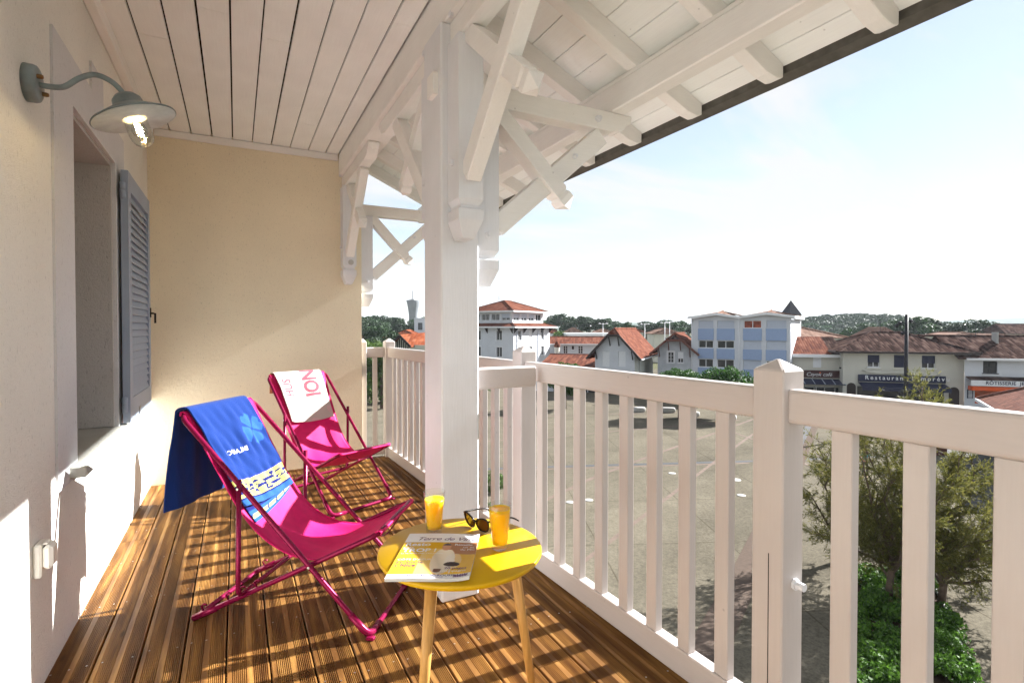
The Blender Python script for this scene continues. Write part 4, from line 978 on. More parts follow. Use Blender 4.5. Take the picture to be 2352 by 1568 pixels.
M['tile_dy'] = tiles('old_tiles_side', (0.026, 0.017, 0.015), (0.055, 0.034, 0.029), (0.12, 0.082, 0.070), axis='Y', spec=0.0, rough=1.0)
M['tile_o'] = tiles('orange_tiles', (0.12, 0.032, 0.015), (0.17, 0.048, 0.022), (0.22, 0.078, 0.04))
M['tile_p'] = tiles('pink_tiles', (0.13, 0.075, 0.055), (0.19, 0.115, 0.085), (0.26, 0.165, 0.125))
M['tile_k'] = tiles('brown_tiles', (0.085, 0.038, 0.028), (0.12, 0.052, 0.038), (0.16, 0.072, 0.05), row=0.16, colw=0.22)
M['concrete_d'] = simple('dark_concrete', (0.20, 0.215, 0.23), 0.95, var=0.15, scale=0.2, detail=7, spec=0.05)
M['slate'] = simple('slate', (0.022, 0.022, 0.030), 0.6, var=0.25, scale=3)
M['bark'] = simple('bark', (0.10, 0.07, 0.05), 0.9, var=0.3, scale=6, bump=0.5, bscale=20)

# ---- ground
gmesh = mk('ground', [(-6000, -6000, GZ - 0.05), (6000, -6000, GZ - 0.05), (6000, 6000, GZ - 0.05), (-6000, 6000, GZ - 0.05)], [(0, 1, 2, 3)], M['earth']); tag(gmesh, kind='structure')
a0, a1, a2, a3 = at(-900, 95, GZ), at(3300, 95, GZ), at(9000, 8, GZ), at(-9000, 8, GZ)
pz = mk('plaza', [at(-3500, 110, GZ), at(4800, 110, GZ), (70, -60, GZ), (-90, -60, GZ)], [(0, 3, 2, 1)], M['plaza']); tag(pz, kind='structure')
def strip(name, pts, w, mat, z=0.004):
    P = [onground(*p) for p in pts]; V = []; F = []
    for i, p in enumerate(P):
        d = (P[min(i + 1, len(P) - 1)] - P[max(i - 1, 0)]).normalized(); n = Vector((-d.y, d.x, 0)); V += [p + n * w / 2 + Vector((0, 0, z)), p - n * w / 2 + Vector((0, 0, z))]
    for i in range(len(P) - 1): F.append((2 * i, 2 * i + 1, 2 * i + 3, 2 * i + 2))
    o = mk(name, V, F, mat, None); tag(o, kind='structure'); return o
drain = simple('drain_slate', (0.06, 0.06, 0.062), 0.6); redb = simple('red_brick_line', (0.13, 0.092, 0.072), 0.85, var=0.2, scale=4)
strip('drain_channel', [(900, 1085), (1262, 1073), (1722, 1060), (2400, 1036)], 0.42, drain)
strip('brick_line', [(900, 1090), (1262, 1078), (1722, 1064)], 0.22, redb)
strip('brick_line', [(1050, 1246), (1262, 1146), (1364, 1098), (1481, 1053), (1740, 960)], 0.26, redb, 0.008)
strip('brick_line', [(1240, 1370), (1349, 1287), (1481, 1186), (1629, 1072), (1722, 1004), (1800, 950)], 0.2, redb, 0.008)
strip('brick_line', [(1000, 1020), (1262, 1005), (1420, 990), (1700, 965)], 0.22, redb)
strip('brick_line', [(1100, 960), (1560, 948), (1760, 1020), (1900, 1090)], 0.22, redb, 0.012)
strip('brick_path', [(1560, 1640), (1625, 1507), (1716, 1324), (1790, 1160), (1862, 990), (1905, 905)], 0.95, M['brickpave'], 0.016)
strip('brick_path', [(1800, 1100), (1868, 960), (1925, 880)], 0.5, drain, 0.020)
strip('asphalt_lane', [(1960, 935), (2120, 985), (2290, 1085), (2420, 1200)], 5.5, M['asphalt'], 0.006)
def disc(px, py, r, name='ground_light'):
    p = onground(px, py); n = 18
    o = lathe(name, [(0, 0.016), (r * 0.8, 0.016), (r, 0.012), (r, 0.0)], M['stone_w'], None, n); o.location = (p.x, p.y, GZ + 0.004); return o
for i, (px, py, who) in enumerate(((1545, 1088, 'beside the long drain line'), (1353, 1150, 'next to the red brick line'), (1705, 1139, 'out on open gravel'), (1310, 1155, 'close to the red brick line'))):
    tag(disc(px, py, 0.22), 'round white light disc set in the gravel ' + who, 'light', 'white discs in the square')
mh = disc(1690, 1103, 0.33, 'manhole_cover'); mh.data.materials[0] = M['concrete']; tag(mh, 'round grey manhole cover set in the gravel square', 'manhole')

# ---- building helpers (local frame: x right, y away from the viewer, z up from the square)
class Site:
    """street frontage turned by rot; maps picture columns and rows on the frontage to metres"""
    def __init__(s, px0, d, rot): s.d = d; s.k0 = (px0 - 1176) / FPX; s.c = math.cos(R(rot)); s.s = math.sin(R(rot))
    def X(s, px): k = (px - 1176) / FPX; return (k * s.d - s.k0 * s.d) / (s.c - k * s.s)
    def Z(s, px, py): return hgt(py, s.d + s.X(px) * s.s)
def site(name, label, cat, px, d, rot=0.0, group=None):
    return empty(name, at(px, d, GZ), R(-YAW + rot), label, cat, group)
def facade(root, O, U, w, h, holes, mat, name='wall', z0=0.0, depth=0.22):
    U = Vector((*U, 0)).normalized(); N = Vector((U.y, -U.x, 0)); O = Vector((*O, 0))
    xs = sorted(set([0, w] + [a for q in holes for a in q[:2]])); zs = sorted(set([z0, h] + [a for q in holes for a in q[2:4]]))
    V = []; F = []; idx = {}
    def vid(x, z, dd=0):
        k = (round(x, 4), round(z, 4), dd)
        if k not in idx: idx[k] = len(V); V.append(O + U * x - N * (depth if dd else 0) + Vector((0, 0, z)))
        return idx[k]
    for x0, x1 in zip(xs[:-1], xs[1:]):
        for za, zb in zip(zs[:-1], zs[1:]):
            cx, cz = (x0 + x1) / 2, (za + zb) / 2
            if any(q[0] < cx < q[1] and q[2] < cz < q[3] for q in holes): continue
            F.append((vid(x0, za), vid(x1, za), vid(x1, zb), vid(x0, zb)))
    for q in holes:
        c = [(q[0], q[2]), (q[1], q[2]), (q[1], q[3]), (q[0], q[3])]
        for i in range(4):
            a, b = c[i], c[(i + 1) % 4]; F.append((vid(*a), vid(*a, 1), vid(*b, 1), vid(*b)))
    mk(name, V, F, mat, root)
    return O, U, N
def oriented_box(mb, O, U, N, x0, x1, z0, z1, n0, n1):
    V = []
    for z in (z0, z1):
        for x, nn in ((x0, n0), (x1, n0), (x1, n1), (x0, n1)): V.append(O + U * x + N * nn + Vector((0, 0, z)))
    mb.add(V, BOXF)
def window(root, fr, q, style='casement', frame=None, pane=None, sill=True, surround=None):
    O, U, N = fr; x0, x1, z0, z1 = q; w = x1 - x0; h = z1 - z0; t = min(0.07, w * 0.09); frame = frame or M['frame_w']
    mb = MB(); ob = lambda *a: oriented_box(mb, O, U, N, *a)
    if style == 'roller':
        ob(x0 + 0.01, x1 - 0.01, z0 + 0.01, z1 - 0.01, -0.16, -0.10); o = mb.build('roller_shutter', frame, root)
        return o
    if style in ('half', 'quarter'):
        k = 0.62 if style == 'half' else 0.4
        m2 = MB(); oriented_box(m2, O, U, N, x0 + 0.02, x1 - 0.02, z0 + h * (1 - k), z1 - 0.01, -0.10, -0.06); m2.build('roller_shutter', surround or M['roller'], root)
    ob(x0, x0 + t, z0, z1, -0.2, -0.13); ob(x1 - t, x1, z0, z1, -0.2, -0.13); ob(x0 + t, x1 - t, z0, z0 + t, -0.2, -0.13); ob(x0 + t, x1 - t, z1 - t, z1, -0.2, -0.13)
    if w > 0.7: ob((x0 + x1) / 2 - t * 0.6, (x0 + x1) / 2 + t * 0.6, z0 + t, z1 - t, -0.2, -0.135)
    if style == 'french':
        for k in (0.33, 0.66): ob(x0 + t, x1 - t, z0 + h * k - 0.02, z0 + h * k + 0.02, -0.19, -0.14)
    o = mb.build('window', frame, root)
    m3 = MB(); oriented_box(m3, O, U, N, x0 + 0.01, x1 - 0.01, z0 + 0.01, z1 - 0.01, -0.185, -0.175); m3.build('pane', pane or M['pane'], o)
    if sill:
        m4 = MB(); oriented_box(m4, O, U, N, x0 - 0.1, x1 + 0.1, z0 - 0.09, z0 - 0.002, -0.02, 0.12); m4.build('sill', frame, o)
    if surround and style not in ('half', 'quarter'):
        m5 = MB(); s = 0.14
        for a in ((x0 - s, x0 - 0.002, z0, z1 + s), (x1 + 0.002, x1 + s, z0, z1 + s), (x0 - 0.001, x1 + 0.001, z1 + 0.002, z1 + s)): oriented_box(m5, O, U, N, *a, 0.0, 0.035)
        m5.build('surround', surround, o)
    return o
def poly(root, name, V, F, mat, thick=0.12):
    """roof skin with thickness"""
    n = len(V); V2 = [tuple(v) for v in V] + [(v[0], v[1], v[2] - thick) for v in V]; F2 = list(F) + [tuple(i + n for i in f[::-1]) for f in F]
    from collections import Counter
    ec = Counter()
    for f in F:
        for i in range(len(f)): ec[(f[i], f[(i + 1) % len(f)])] += 1
    for (a, b) in list(ec):
        if (b, a) not in ec: F2.append((a, a + n, b + n, b))
    return mk(name, V2, F2, mat, root)
def ridge(root, a, b, mat, r=0.13, n=8):
    V, F = tube_vf([Vector(a), Vector(b)], r, n); return mk('ridge_tiles', V, F, mat, root)
def hip(root, x0, x1, y0, y1, z, rise, mat, maty, name='roof', ridge_ratio=None, ridgemat=None, fascia=None, thick=0.14):
    """hipped roof over a rectangle; ridge along the longer side"""
    w, d = x1 - x0, y1 - y0; ins = min(w, d) / 2 if ridge_ratio is None else ridge_ratio
    if w >= d: A, B = (x0 + ins, (y0 + y1) / 2, z + rise), (x1 - ins, (y0 + y1) / 2, z + rise)
    else: A, B = ((x0 + x1) / 2, y0 + ins, z + rise), ((x0 + x1) / 2, y1 - ins, z + rise)
    c = [(x0, y0, z), (x1, y0, z), (x1, y1, z), (x0, y1, z)]
    if w >= d:
        poly(root, name, [c[0], c[1], B, A], [(0, 1, 2, 3)], mat, thick); poly(root, name, [c[2], c[3], A, B], [(0, 1, 2, 3)], mat, thick)
        poly(root, name, [c[1], c[2], B], [(0, 1, 2)], maty, thick); poly(root, name, [c[3], c[0], A], [(0, 1, 2)], maty, thick)
    else:
        poly(root, name, [c[1], c[2], B, A], [(0, 1, 2, 3)], maty, thick); poly(root, name, [c[3], c[0], A, B], [(0, 1, 2, 3)], maty, thick)
        poly(root, name, [c[0], c[1], A], [(0, 1, 2)], mat, thick); poly(root, name, [c[2], c[3], B], [(0, 1, 2)], mat, thick)
    rm = ridgemat or mat
    for p, q in ((A, B), (c[0], A), (c[1], A if w < d else B), (c[2], B), (c[3], B if w < d else A)):
        if (Vector(p) - Vector(q)).length > 0.05: ridge(root, p, q, rm)
    if fascia:
        mb = MB(); t = 0.1
        mb.box(x0 - t, x1 + t, y0 - t, y0 - 0.002, z - 0.2, z + 0.03); mb.box(x1 + 0.002, x1 + t, y0, y1, z - 0.2, z + 0.03); mb.box(x0 - t, x0 - 0.002, y0, y1, z - 0.2, z + 0.03); mb.box(x0 - t, x1 + t, y1 + 0.002, y1 + t, z - 0.2, z + 0.03)
        mb.build('fascia', fascia, root)
def soffit(root, x0, x1, y0, y1, z, mat): box('soffit', x0, x1, y0, y1, z - 0.22, z - 0.16, mat, root)

# ---- 1 four-storey corner hotel
d = 89.0; s = d / FPX
hs = site('corner_hotel', 'tall white corner building with two tiers of red tiled roof', 'building', 1179.5, d, 55.0)
a, b = 11.8, 11.0; ze = 8.75
HR = []; HL = []
for zc in (0.4, 3.3, 6.15):
    for xc in (1.9, 5.3, 9.2): HR.append((xc - 0.55 + 0.0, xc + 0.55, zc + 0.25, zc + 1.95))
    for xc in (3.0, 7.6): HL.append((b - xc - 0.6, b - xc + 0.6, zc + 0.25, zc + 1.95))
fr = facade(hs, (0, 0), (1, 0), a, ze, HR, M['wall_w'])
for i, q in enumerate(HR): window(hs, fr, q, 'roller' if i == 7 else 'casement', surround=M['frame_w'])
fl = facade(hs, (0, b), (0, -1), b, ze, HL, M['wall_b'] if False else M['wall_w'])
for q in HL: window(hs, fl, q, 'casement', surround=M['frame_w'])
facade(hs, (a, 0), (0, 1), b, ze, [], M['wall_w']); facade(hs, (a, b), (-1, 0), a, ze, [], M['wall_w'])
e = 1.0
zt0 = hgt(741.5, d)
# skirt roof
i2 = 0.9
o4 = [(-e, -e), (a + e, -e), (a + e, b + e), (-e, b + e)]; n4 = [(i2, i2), (a - i2, i2), (a - i2, b - i2), (i2, b - i2)]
for k in range(4):
    p, q = o4[k], o4[(k + 1) % 4]; r_, t_ = n4[(k + 1) % 4], n4[k]
    poly(hs, 'skirt_roof', [(*p, ze), (*q, ze), (*r_, zt0), (*t_, zt0)], [(0, 1, 2, 3)], M['tile_r'] if k % 2 == 0 else M['tile_ry'], 0.12); ridge(hs, (*p, ze), (*t_, zt0), M['tile_r'])
mb = MB(); mb.box(-e - 0.1, a + e + 0.1, -e - 0.1, -e - 0.002, ze - 0.22, ze + 0.02); mb.box(-e - 0.1, -e - 0.002, -e, b + e, ze - 0.22, ze + 0.02); mb.build('gutter', M['frame_w'], hs); soffit(hs, -e, a + e, -e, b + e, ze, M['frame_w'])
for k in range(5):           # eaves brackets
    x = 0.2 + k * (a - 0.4) / 4
    prism('eaves_bracket', [(-0.02, ze - 0.25), (-0.85, ze - 0.25), (-0.02, ze - 1.15)], 'x', x - 0.07, x + 0.07, M['darkwood'], hs)
    y = 0.2 + k * (b - 0.4) / 4
    prism('eaves_bracket', [(-0.02, ze - 0.25), (-0.85, ze - 0.25), (-0.02, ze - 1.15)], 'y', y - 0.07, y + 0.07, M['darkwood'], hs)
zt1 = hgt(714.5, d)
hh = zt1 - zt0
HT = [(0.45 + k * 2.35, 0.45 + k * 2.35 + 1.8, zt0 + 0.45, zt1 - 0.35) for k in range(4)]
fr = facade(hs, (i2, i2), (1, 0), a - 2 * i2, zt1, HT, M['wall_w'], z0=zt0 - 0.2)
for k, q in enumerate(HT): window(hs, fr, q, 'casement' if k == 3 else 'half')
HT2 = [(0.35 + k * 2.2, 0.35 + k * 2.2 + 1.75, zt0 + 0.45, zt1 - 0.35) for k in range(4)]
fl = facade(hs, (i2, b - i2), (0, -1), b - 2 * i2, zt1, HT2, M['wall_w'], z0=zt0 - 0.2)
for k, q in enumerate(HT2): window(hs, fl, q, 'half' if k == 3 else 'casement')
facade(hs, (a - i2, i2), (0, 1), b - 2 * i2, zt1, [], M['wall_w'], z0=zt0 - 0.2)
facade(hs, (a - i2, b - i2), (-1, 0), a - 2 * i2, zt1, [], M['wall_w'], z0=zt0 - 0.2)
hip(hs, i2 - 0.9, a - i2 + 0.9, i2 - 0.9, b - i2 + 0.9, zt1 + 0.1, 2.0, M['tile_r'], M['tile_ry'], fascia=M['frame_w'], ridge_ratio=4.9); soffit(hs, i2 - 0.9, a - i2 + 0.9, i2 - 0.9, b - i2 + 0.9, zt1 + 0.16, M['frame_w'])
for xx in (1.0, 7.6): tube('downpipe', [(xx, -0.09, 0.1), (xx, -0.09, ze - 0.5)], 0.06, M['roller'], hs, 8)

def block(name, label, px0, px1, d, py_eave, mat, cat='building', depth=8.0, holes=(), rot=0.0, style='casement', group=None, surround=None, sidemat=None):
    """plain house body; windows given in picture columns"""
    q_ = Site(px0, d, rot); r = site(name, label, cat, px0, d, rot, group); w = q_.X(px1); h = q_.Z(px0, py_eave)
    H = [(q_.X(x0), q_.X(x1), q_.Z((x0 + x1) / 2, y1), q_.Z((x0 + x1) / 2, y0)) for (x0, x1, y0, y1, *_) in holes]
    fr = facade(r, (0, 0), (1, 0), w, h, H, mat)
    for q, hh_ in zip(H, holes): window(r, fr, q, hh_[4] if len(hh_) > 4 else style, surround=surround)
    facade(r, (w, 0), (0, 1), depth, h, [], sidemat or mat); facade(r, (w, depth), (-1, 0), w, h, [], mat); facade(r, (0, depth), (0, -1), depth, h, [], mat)
    return r, w, h, q_, fr
# ---- 2 long annex with red roof behind
r, w, h, s, fr = block('annex_house', 'low white house with a long red roof, tucked behind the tall corner building', 1262, 1388, 100, 789, M['wall_w'], rot=-8, holes=((1294, 1304, 794, 812, 'french'), (1313, 1319, 794, 803), (1328, 1339, 794, 812, 'french')), depth=9)
poly(r, 'roof', [(-0.3, -0.7, h), (w + 0.5, -0.7, h), (w + 0.5, 4.5, hgt(774, 102)), (-0.3, 4.5, hgt(774, 102))], [(0, 1, 2, 3)], M['tile_r']); poly(r, 'roof', [(w + 0.5, 9.6, h), (-0.3, 9.6, h), (-0.3, 4.5, hgt(774, 102)), (w + 0.5, 4.5, hgt(774, 102))], [(0, 1, 2, 3)], M['tile_r']); ridge(r, (-0.3, 4.5, hgt(774, 102)), (w + 0.5, 4.5, hgt(774, 102)), M['tile_r'])
box('gutter', -0.4, w + 0.6, -0.85, -0.72, h - 0.2, h, M['frame_w'], r)
ch = empty('chimney', (s.X(1281), -2.0, 0), parent=r); 
V, F = tube_vf([(0, 0, 0), (0, 0, hgt(798, 96))], 0.5, 12); mk('stack', V, F, M['wall_c'], ch); lathe('cowl', [(0.55, 0), (0.62, 0.3), (0.3, 1.0), (0.0, 1.15)], M['tile_r'], ch, 12, Matrix.Translation((0, 0, hgt(798, 96))))
# ---- 3 single-storey red roofed shops in front
r, w, h, s, fr = block('shop_row', 'single storey shop row under a broad dark red tiled roof', 1225, 1470, 72, 858, M['wall_w'], rot=-16, depth=14, holes=((1270, 1310, 872, 906), (1325, 1375, 872, 906), (1390, 1440, 872, 906)))
zr = hgt(817, 80)
poly(r, 'roof', [(-0.5, -0.9, h - 0.1), (w - 0.6, -0.9, h - 0.1), (w - 0.6 , 13.5, zr), (-0.5, 13.5, zr)], [(0, 1, 2, 3)], M['tile_r']); poly(r, 'roof', [(w - 0.6, 13.5, zr), (-0.5, 13.5, zr), (-0.5, 20, h), (w - 0.6, 20, h)], [(1, 0, 3, 2)], M['tile_r'])
ridge(r, (-0.5, 13.5, zr), (w - 0.6, 13.5, zr), M['tile_r'])
# ---- 4 white house with clipped gable
def gable_house(name, label, pxl, pxr, pside, d, py_eave, py_clip, py_top, mats, wins, depth, tilex, tiley, edge, over_px=14, side=True):
    q_ = Site(pxl, d, -25.0); r = site(name, label, 'house', pxl, d, -25.0); w = q_.X(pxr); pm = (pxl + pxr) / 2; he = q_.Z(pxl, py_eave); hc = q_.Z(pm, py_clip); ht = q_.Z(pm, py_top)
    H = [(q_.X(x0), q_.X(x1), q_.Z((x0 + x1) / 2, y1), q_.Z((x0 + x1) / 2, y0)) for (x0, x1, y0, y1, *_) in wins]
    fr = facade(r, (0, 0), (1, 0), w, he, H, mats[0])
    for q, k in zip(H, wins): window(r, fr, q, k[4] if len(k) > 4 else 'casement', surround=M['frame_w'] if len(k) > 4 and k[4] != 'roller' else None)
    m = w / 2; sl = (ht - he) / (m + 0.0); cw = (ht - hc) / sl      # half width of the clip
    mk('gable', [(0, 0, he), (w, 0, he), (m + cw, 0, hc), (m - cw, 0, hc)], [(0, 1, 2, 3)], mats[0], r)
    facade(r, (w, 0), (0, 1), depth, he, [(2.2, 3.1, he - 3.0, he - 1.2)] if side else [], mats[1]); facade(r, (0, depth), (0, -1), depth, he, [], mats[1])
    if side:
        fs = (Vector((w, 0, 0)), Vector((0, 1, 0)), Vector((1, 0, 0))); window(r, fs, (2.2, 3.1, he - 3.0, he - 1.2), 'casement', surround=M['frame_w'])
    o = 0.95; og = 0.85; ze = he - sl * o + 0.12; b0 = 0.12
    up = 0.15
    # side slopes with clipped front
    L = [(-o, -og, ze + 0), (m - cw, -og, hc + up), (m, cw * 1.15 - og, ht + up), (m, depth, ht + up), (-o, depth, ze)]
    Rr = [(w + o, -og, ze), (w + o, depth, ze), (m, depth, ht + up), (m, cw * 1.15 - og, ht + up), (m + cw, -og, hc + up)]
    poly(r, 'roof', L, [(4, 3, 2, 1, 0)][::1], tiley, 0.14); poly(r, 'roof', Rr, [(4, 3, 2, 1, 0)][::1], tiley, 0.14)
    poly(r, 'roof', [(m - cw, -og, hc + up), (m + cw, -og, hc + up), (m, cw * 1.15 - og, ht + up)], [(0, 1, 2)], tilex, 0.14)
    ridge(r, (m, cw * 1.15 - og, ht + up), (m, depth, ht + up), tiley); ridge(r, (m - cw, -og, hc + up), (m, cw * 1.15 - og, ht + up), tiley); ridge(r, (m + cw, -og, hc + up), (m, cw * 1.15 - og, ht + up), tiley)
    for p, q in (((-o, -og, ze), (m - cw, -og, hc + up)), ((m - cw, -og, hc + up), (m + cw, -og, hc + up)), ((m + cw, -og, hc + up), (w + o, -og, ze))): beam('barge_board', (p[0], p[1] - 0.05, p[2] - 0.1), (q[0], q[1] - 0.05, q[2] - 0.1), 0.08, 0.28, edge, r, 0)
    for x, z in ((0.25, he + sl * 0.25), (m - cw * 0.8, hc), (m + cw * 0.8, hc), (w - 0.25, he + sl * 0.25)):
        beam('roof_brace', (x, -0.02, z - 1.3), (x, -og + 0.05, z - 0.15), 0.12, 0.12, edge, r, 0, up=(1, 0, 0))
    box('gutter', w + o, w + o + 0.12, -og, depth, ze - 0.12, ze + 0.02, M['frame_w'], r)
    return r
M['wall_pale'] = simple('pale_green_wall', (0.60, 0.62, 0.55), 0.85, var=0.05, scale=0.7)
gable_house('gable_house', 'white house with a clipped gable and a bright red roof', 1367, 1458, 1508, 70, 806, 771, 757, (M['wall_w'], M['wall_pale']), ((1383, 1400, 807, 842, 'roller'), (1420, 1437, 807, 842, 'roller')), 13, M['tile_r'], M['tile_ry'], M['darkwood'])
gable_house('gable_house', 'small weathered grey house with a clipped gable and brown eaves', 1511, 1590, 1600, 72, 800, 782, 768, (M['wall_g'], M['wall_g']), ((1534, 1548, 808, 833, 'french'), (1557, 1570, 808, 833, 'half')), 10, M['tile_d'], M['tile_ry'], M['brownwood'], side=False)
# ---- 5 apartment block with blue panels
d = 70.0; AS = Site(1587.7, d, -34.0)
ap = site('apartment_block', 'white apartment block with blue panels and twin low roofs', 'building', 1587.7, d, -34.0)
w = AS.X(1817); h = hgt(733, d + 0.5 * w * AS.s)
cols = [(1604.5, 1638.5), (1647.5, 1686.5), (1708, 1749), (1760.5, 1806)]
rows = [(735, 755, 782), (782, 800.5, 826), (826, 843, 868), (868, 886, 915)]
X = AS.X; Zr = lambda py: hgt(py, d + 0.5 * w * AS.s)
wz = []
for ci, (x0, x1) in enumerate(cols):
    for ri, (yt, yb, _) in enumerate(((736, 753.5, 0), (782.5, 800.5, 0), (826.5, 846, 0), (872, 893, 0))): wz.append((X(x0), X(x1), Zr(yb), Zr(yt), ci, ri))
fr = facade(ap, (0, 0), (1, 0), w, h, [q[:4] for q in wz], M['wall_w'])
warm = simple('red_curtain', (0.25, 0.06, 0.03), 0.4, var=0.6, scale=1.5)
for x0, x1, z0, z1, ci, ri in wz:
    closed = (ri == 0 and ci != 2) or (ri in (1, 2) and ci >= 2 and not (ri == 2 and ci == 3))
    window(ap, fr, (x0, x1, z0, z1), 'roller' if closed else 'casement', frame=M['roller'] if closed else None, pane=warm if (ri == 0 and ci == 2) else None, sill=False)
for ci, (x0, x1) in enumerate(cols):
    for yt, yb in ((754.5, 781.5), (801.5, 825.5), (847, 870)):
        box('blue_panel', X(x0) - 0.05, X(x1) + 0.05, -0.10, -0.001, Zr(yb), Zr(yt), M['blue_panel'], ap)
dep = 11.0
facade(ap, (w, 0), (0, 1), dep, h, [], M['wall_w']); facade(ap, (0, dep), (0, -1), dep, h, [], M['wall_w']); facade(ap, (w, dep), (-1, 0), w, h, [], M['wall_w'])
xm = X(1698)
for xa, xb, pk in ((-0.35, xm, X(1648)), (xm, w + 0.35, X(1763))):
    ha, hp, hv = Zr(731), Zr(723), Zr(730.5)
    mk('gable', [(max(xa, 0), -0.0, h - 0.01), (min(xb, w), -0.0, h - 0.01), (min(xb, w), -0.0, hv), (pk, 0, hp), (max(xa, 0), 0, hv)], [(0, 1, 2, 3, 4)], M['wall_w'], ap)
    ht = hgt(713.5, d + 0.5 * w * AS.s + 3)
    poly(ap, 'roof', [(xa, -0.45, hv + 0.2), (pk, -0.45, hp + 0.22), (pk, 3.2, ht), (xa + 1.3, 3.2, hv + 0.35)], [(0, 1, 2, 3)], M['tile_p'], 0.1); poly(ap, 'roof', [(pk, -0.45, hp + 0.22), (xb, -0.45, hv + 0.2), (xb - 1.3, 3.2, hv + 0.35), (pk, 3.2, ht)], [(0, 1, 2, 3)], M['tile_p'], 0.1)
    poly(ap, 'roof', [(xa, 3.2, hv + 0.35), (pk, 3.2, ht), (pk, dep + 0.4, ht - 0.3), (xa, dep + 0.4, hv + 0.2)], [(0, 1, 2, 3)], M['tile_p'], 0.1); poly(ap, 'roof', [(pk, 3.2, ht), (xb, 3.2, hv + 0.35), (xb, dep + 0.4, hv + 0.2), (pk, dep + 0.4, ht - 0.3)], [(0, 1, 2, 3)], M['tile_p'], 0.1)
    for p, q in (((xa, hv + 0.1), (pk, hp + 0.12)), ((pk, hp + 0.12), (xb, hv + 0.1))): beam('fascia', (p[0], -0.52, p[1]), (q[0], -0.52, q[1]), 0.10, 0.30, M['frame_w'], ap, 0)
    ridge(ap, (pk, -0.4, hp + 0.25), (pk, 3.2, ht + 0.03), M['tile_p'], 0.1)
box('fascia', w + 0.352, w + 0.45, -0.5, dep, Zr(731) - 0.1, Zr(731) + 0.25, M['frame_w'], ap)
tube('downpipe', [(xm, -0.07, 0), (xm, -0.07, h - 0.1)], 0.05, M['frame_w'], ap, 8); tube('downpipe', [(w - 0.1, -0.07, 0), (w - 0.1, -0.07, h - 0.1)], 0.05, M['frame_w'], ap, 8); tube('downpipe', [(0.12, -0.07, 0), (0.12, -0.07, h - 0.1)], 0.05, M['frame_w'], ap, 8)
# ---- 6 cafe
r, w, h, s, fr = block('cafe_building', 'cream cafe building with a maroon sign and half red, half dark roof', 1816, 1938, 65, 812, M['wall_c'], rot=-17, depth=9, holes=((1868, 1887, 820, 844, 'roller'), (1822, 1932, 888, 928)))
d = 63.5; zr = hgt(773, d + 4.2)
xh = s.X(1908)
poly(r, 'roof', [(-0.2, -0.6, h - 0.05), (xh, -0.6, h - 0.05), (xh, 4.5, zr), (-0.0 + 0.9, 4.5, zr)], [(0, 1, 2, 3)], M['tile_r']); poly(r, 'roof', [(xh, -0.6, h - 0.05), (w + 0.0, -0.6, h - 0.05), (w, 4.5, zr), (xh, 4.5, zr)], [(0, 1, 2, 3)], M['tile_d']); poly(r, 'roof', [(w, 4.5, zr), (0, 4.5, zr), (0, 9.5, h), (w, 9.5, h)], [(1, 0, 3, 2)], M['tile_d'])
box('fascia', -0.3, w - 0.1, -0.75, -0.62, h - 0.38, h - 0.02, M['frame_w'], r); box('shutter_panel', s.X(1868), s.X(1887.5), 0.001, 0.05, hgt(844, d), hgt(820, d), M['frame_w'], r)
sg_ = box('sign_board', 0.15, w - 0.15, -0.25, -0.05, hgt(868, d), hgt(851, d), M['maroon'], r)
text_mesh('sign_lettering', "Cayok café", 0.62, M['frame_w'], r, Matrix.Translation((s.X(1851), -0.27, hgt(864, d))) @ Matrix.Rotation(R(90), 4, 'X'), shear=0.3, bold=-0.005)
box('accent', s.X(1882), s.X(1885), -0.28, -0.255, hgt(857.5, d), hgt(855, d), M['orange'], r)
mb = MB(); 
poly(r, 'awning', [(0.15, -1.8, hgt(884, d - 1.8)), (w - 0.15, -1.8, hgt(884, d - 1.8)), (w - 0.15, -0.06, hgt(871, d)), (0.15, -0.06, hgt(871, d))], [(0, 1, 2, 3)], M['navy'], 0.05)
for k in range(6):
    x = 0.2 + k * (w - 0.4) / 5; beam('awning_rib', (x, -1.82, hgt(884, d - 1.8) + 0.02), (x, -0.06, hgt(871, d) + 0.03), 0.06, 0.06, M['roller'], r, 0)
for k in range(5):
    x = s.X(1822) + 0.1 + k * 1.1; box('shop_mullion', x, x + 0.1, -0.02, 0.1, 0.3, hgt(888, d), M['concrete'], r)
for x in (0.3, w - 0.4):
    V, F = tube_vf([(x, -0.03, hgt(846, d)), (x, -0.5, hgt(846, d) + 0.25), (x, -0.62, hgt(846, d) + 0.2)], 0.03, 6); lo = mk('wall_floodlight', V, F, M['iron'], r); box('lamp_head', x - 0.22, x + 0.22, -0.85, -0.6, hgt(846, d) + 0.05, hgt(846, d) + 0.2, M['iron'], lo)
tube('downpipe', [(w - 0.05, -0.12, 0), (w - 0.05, -0.12, h - 0.5), (w - 0.3, -0.5, h - 0.3)], 0.06, M['frame_w'], r, 8)
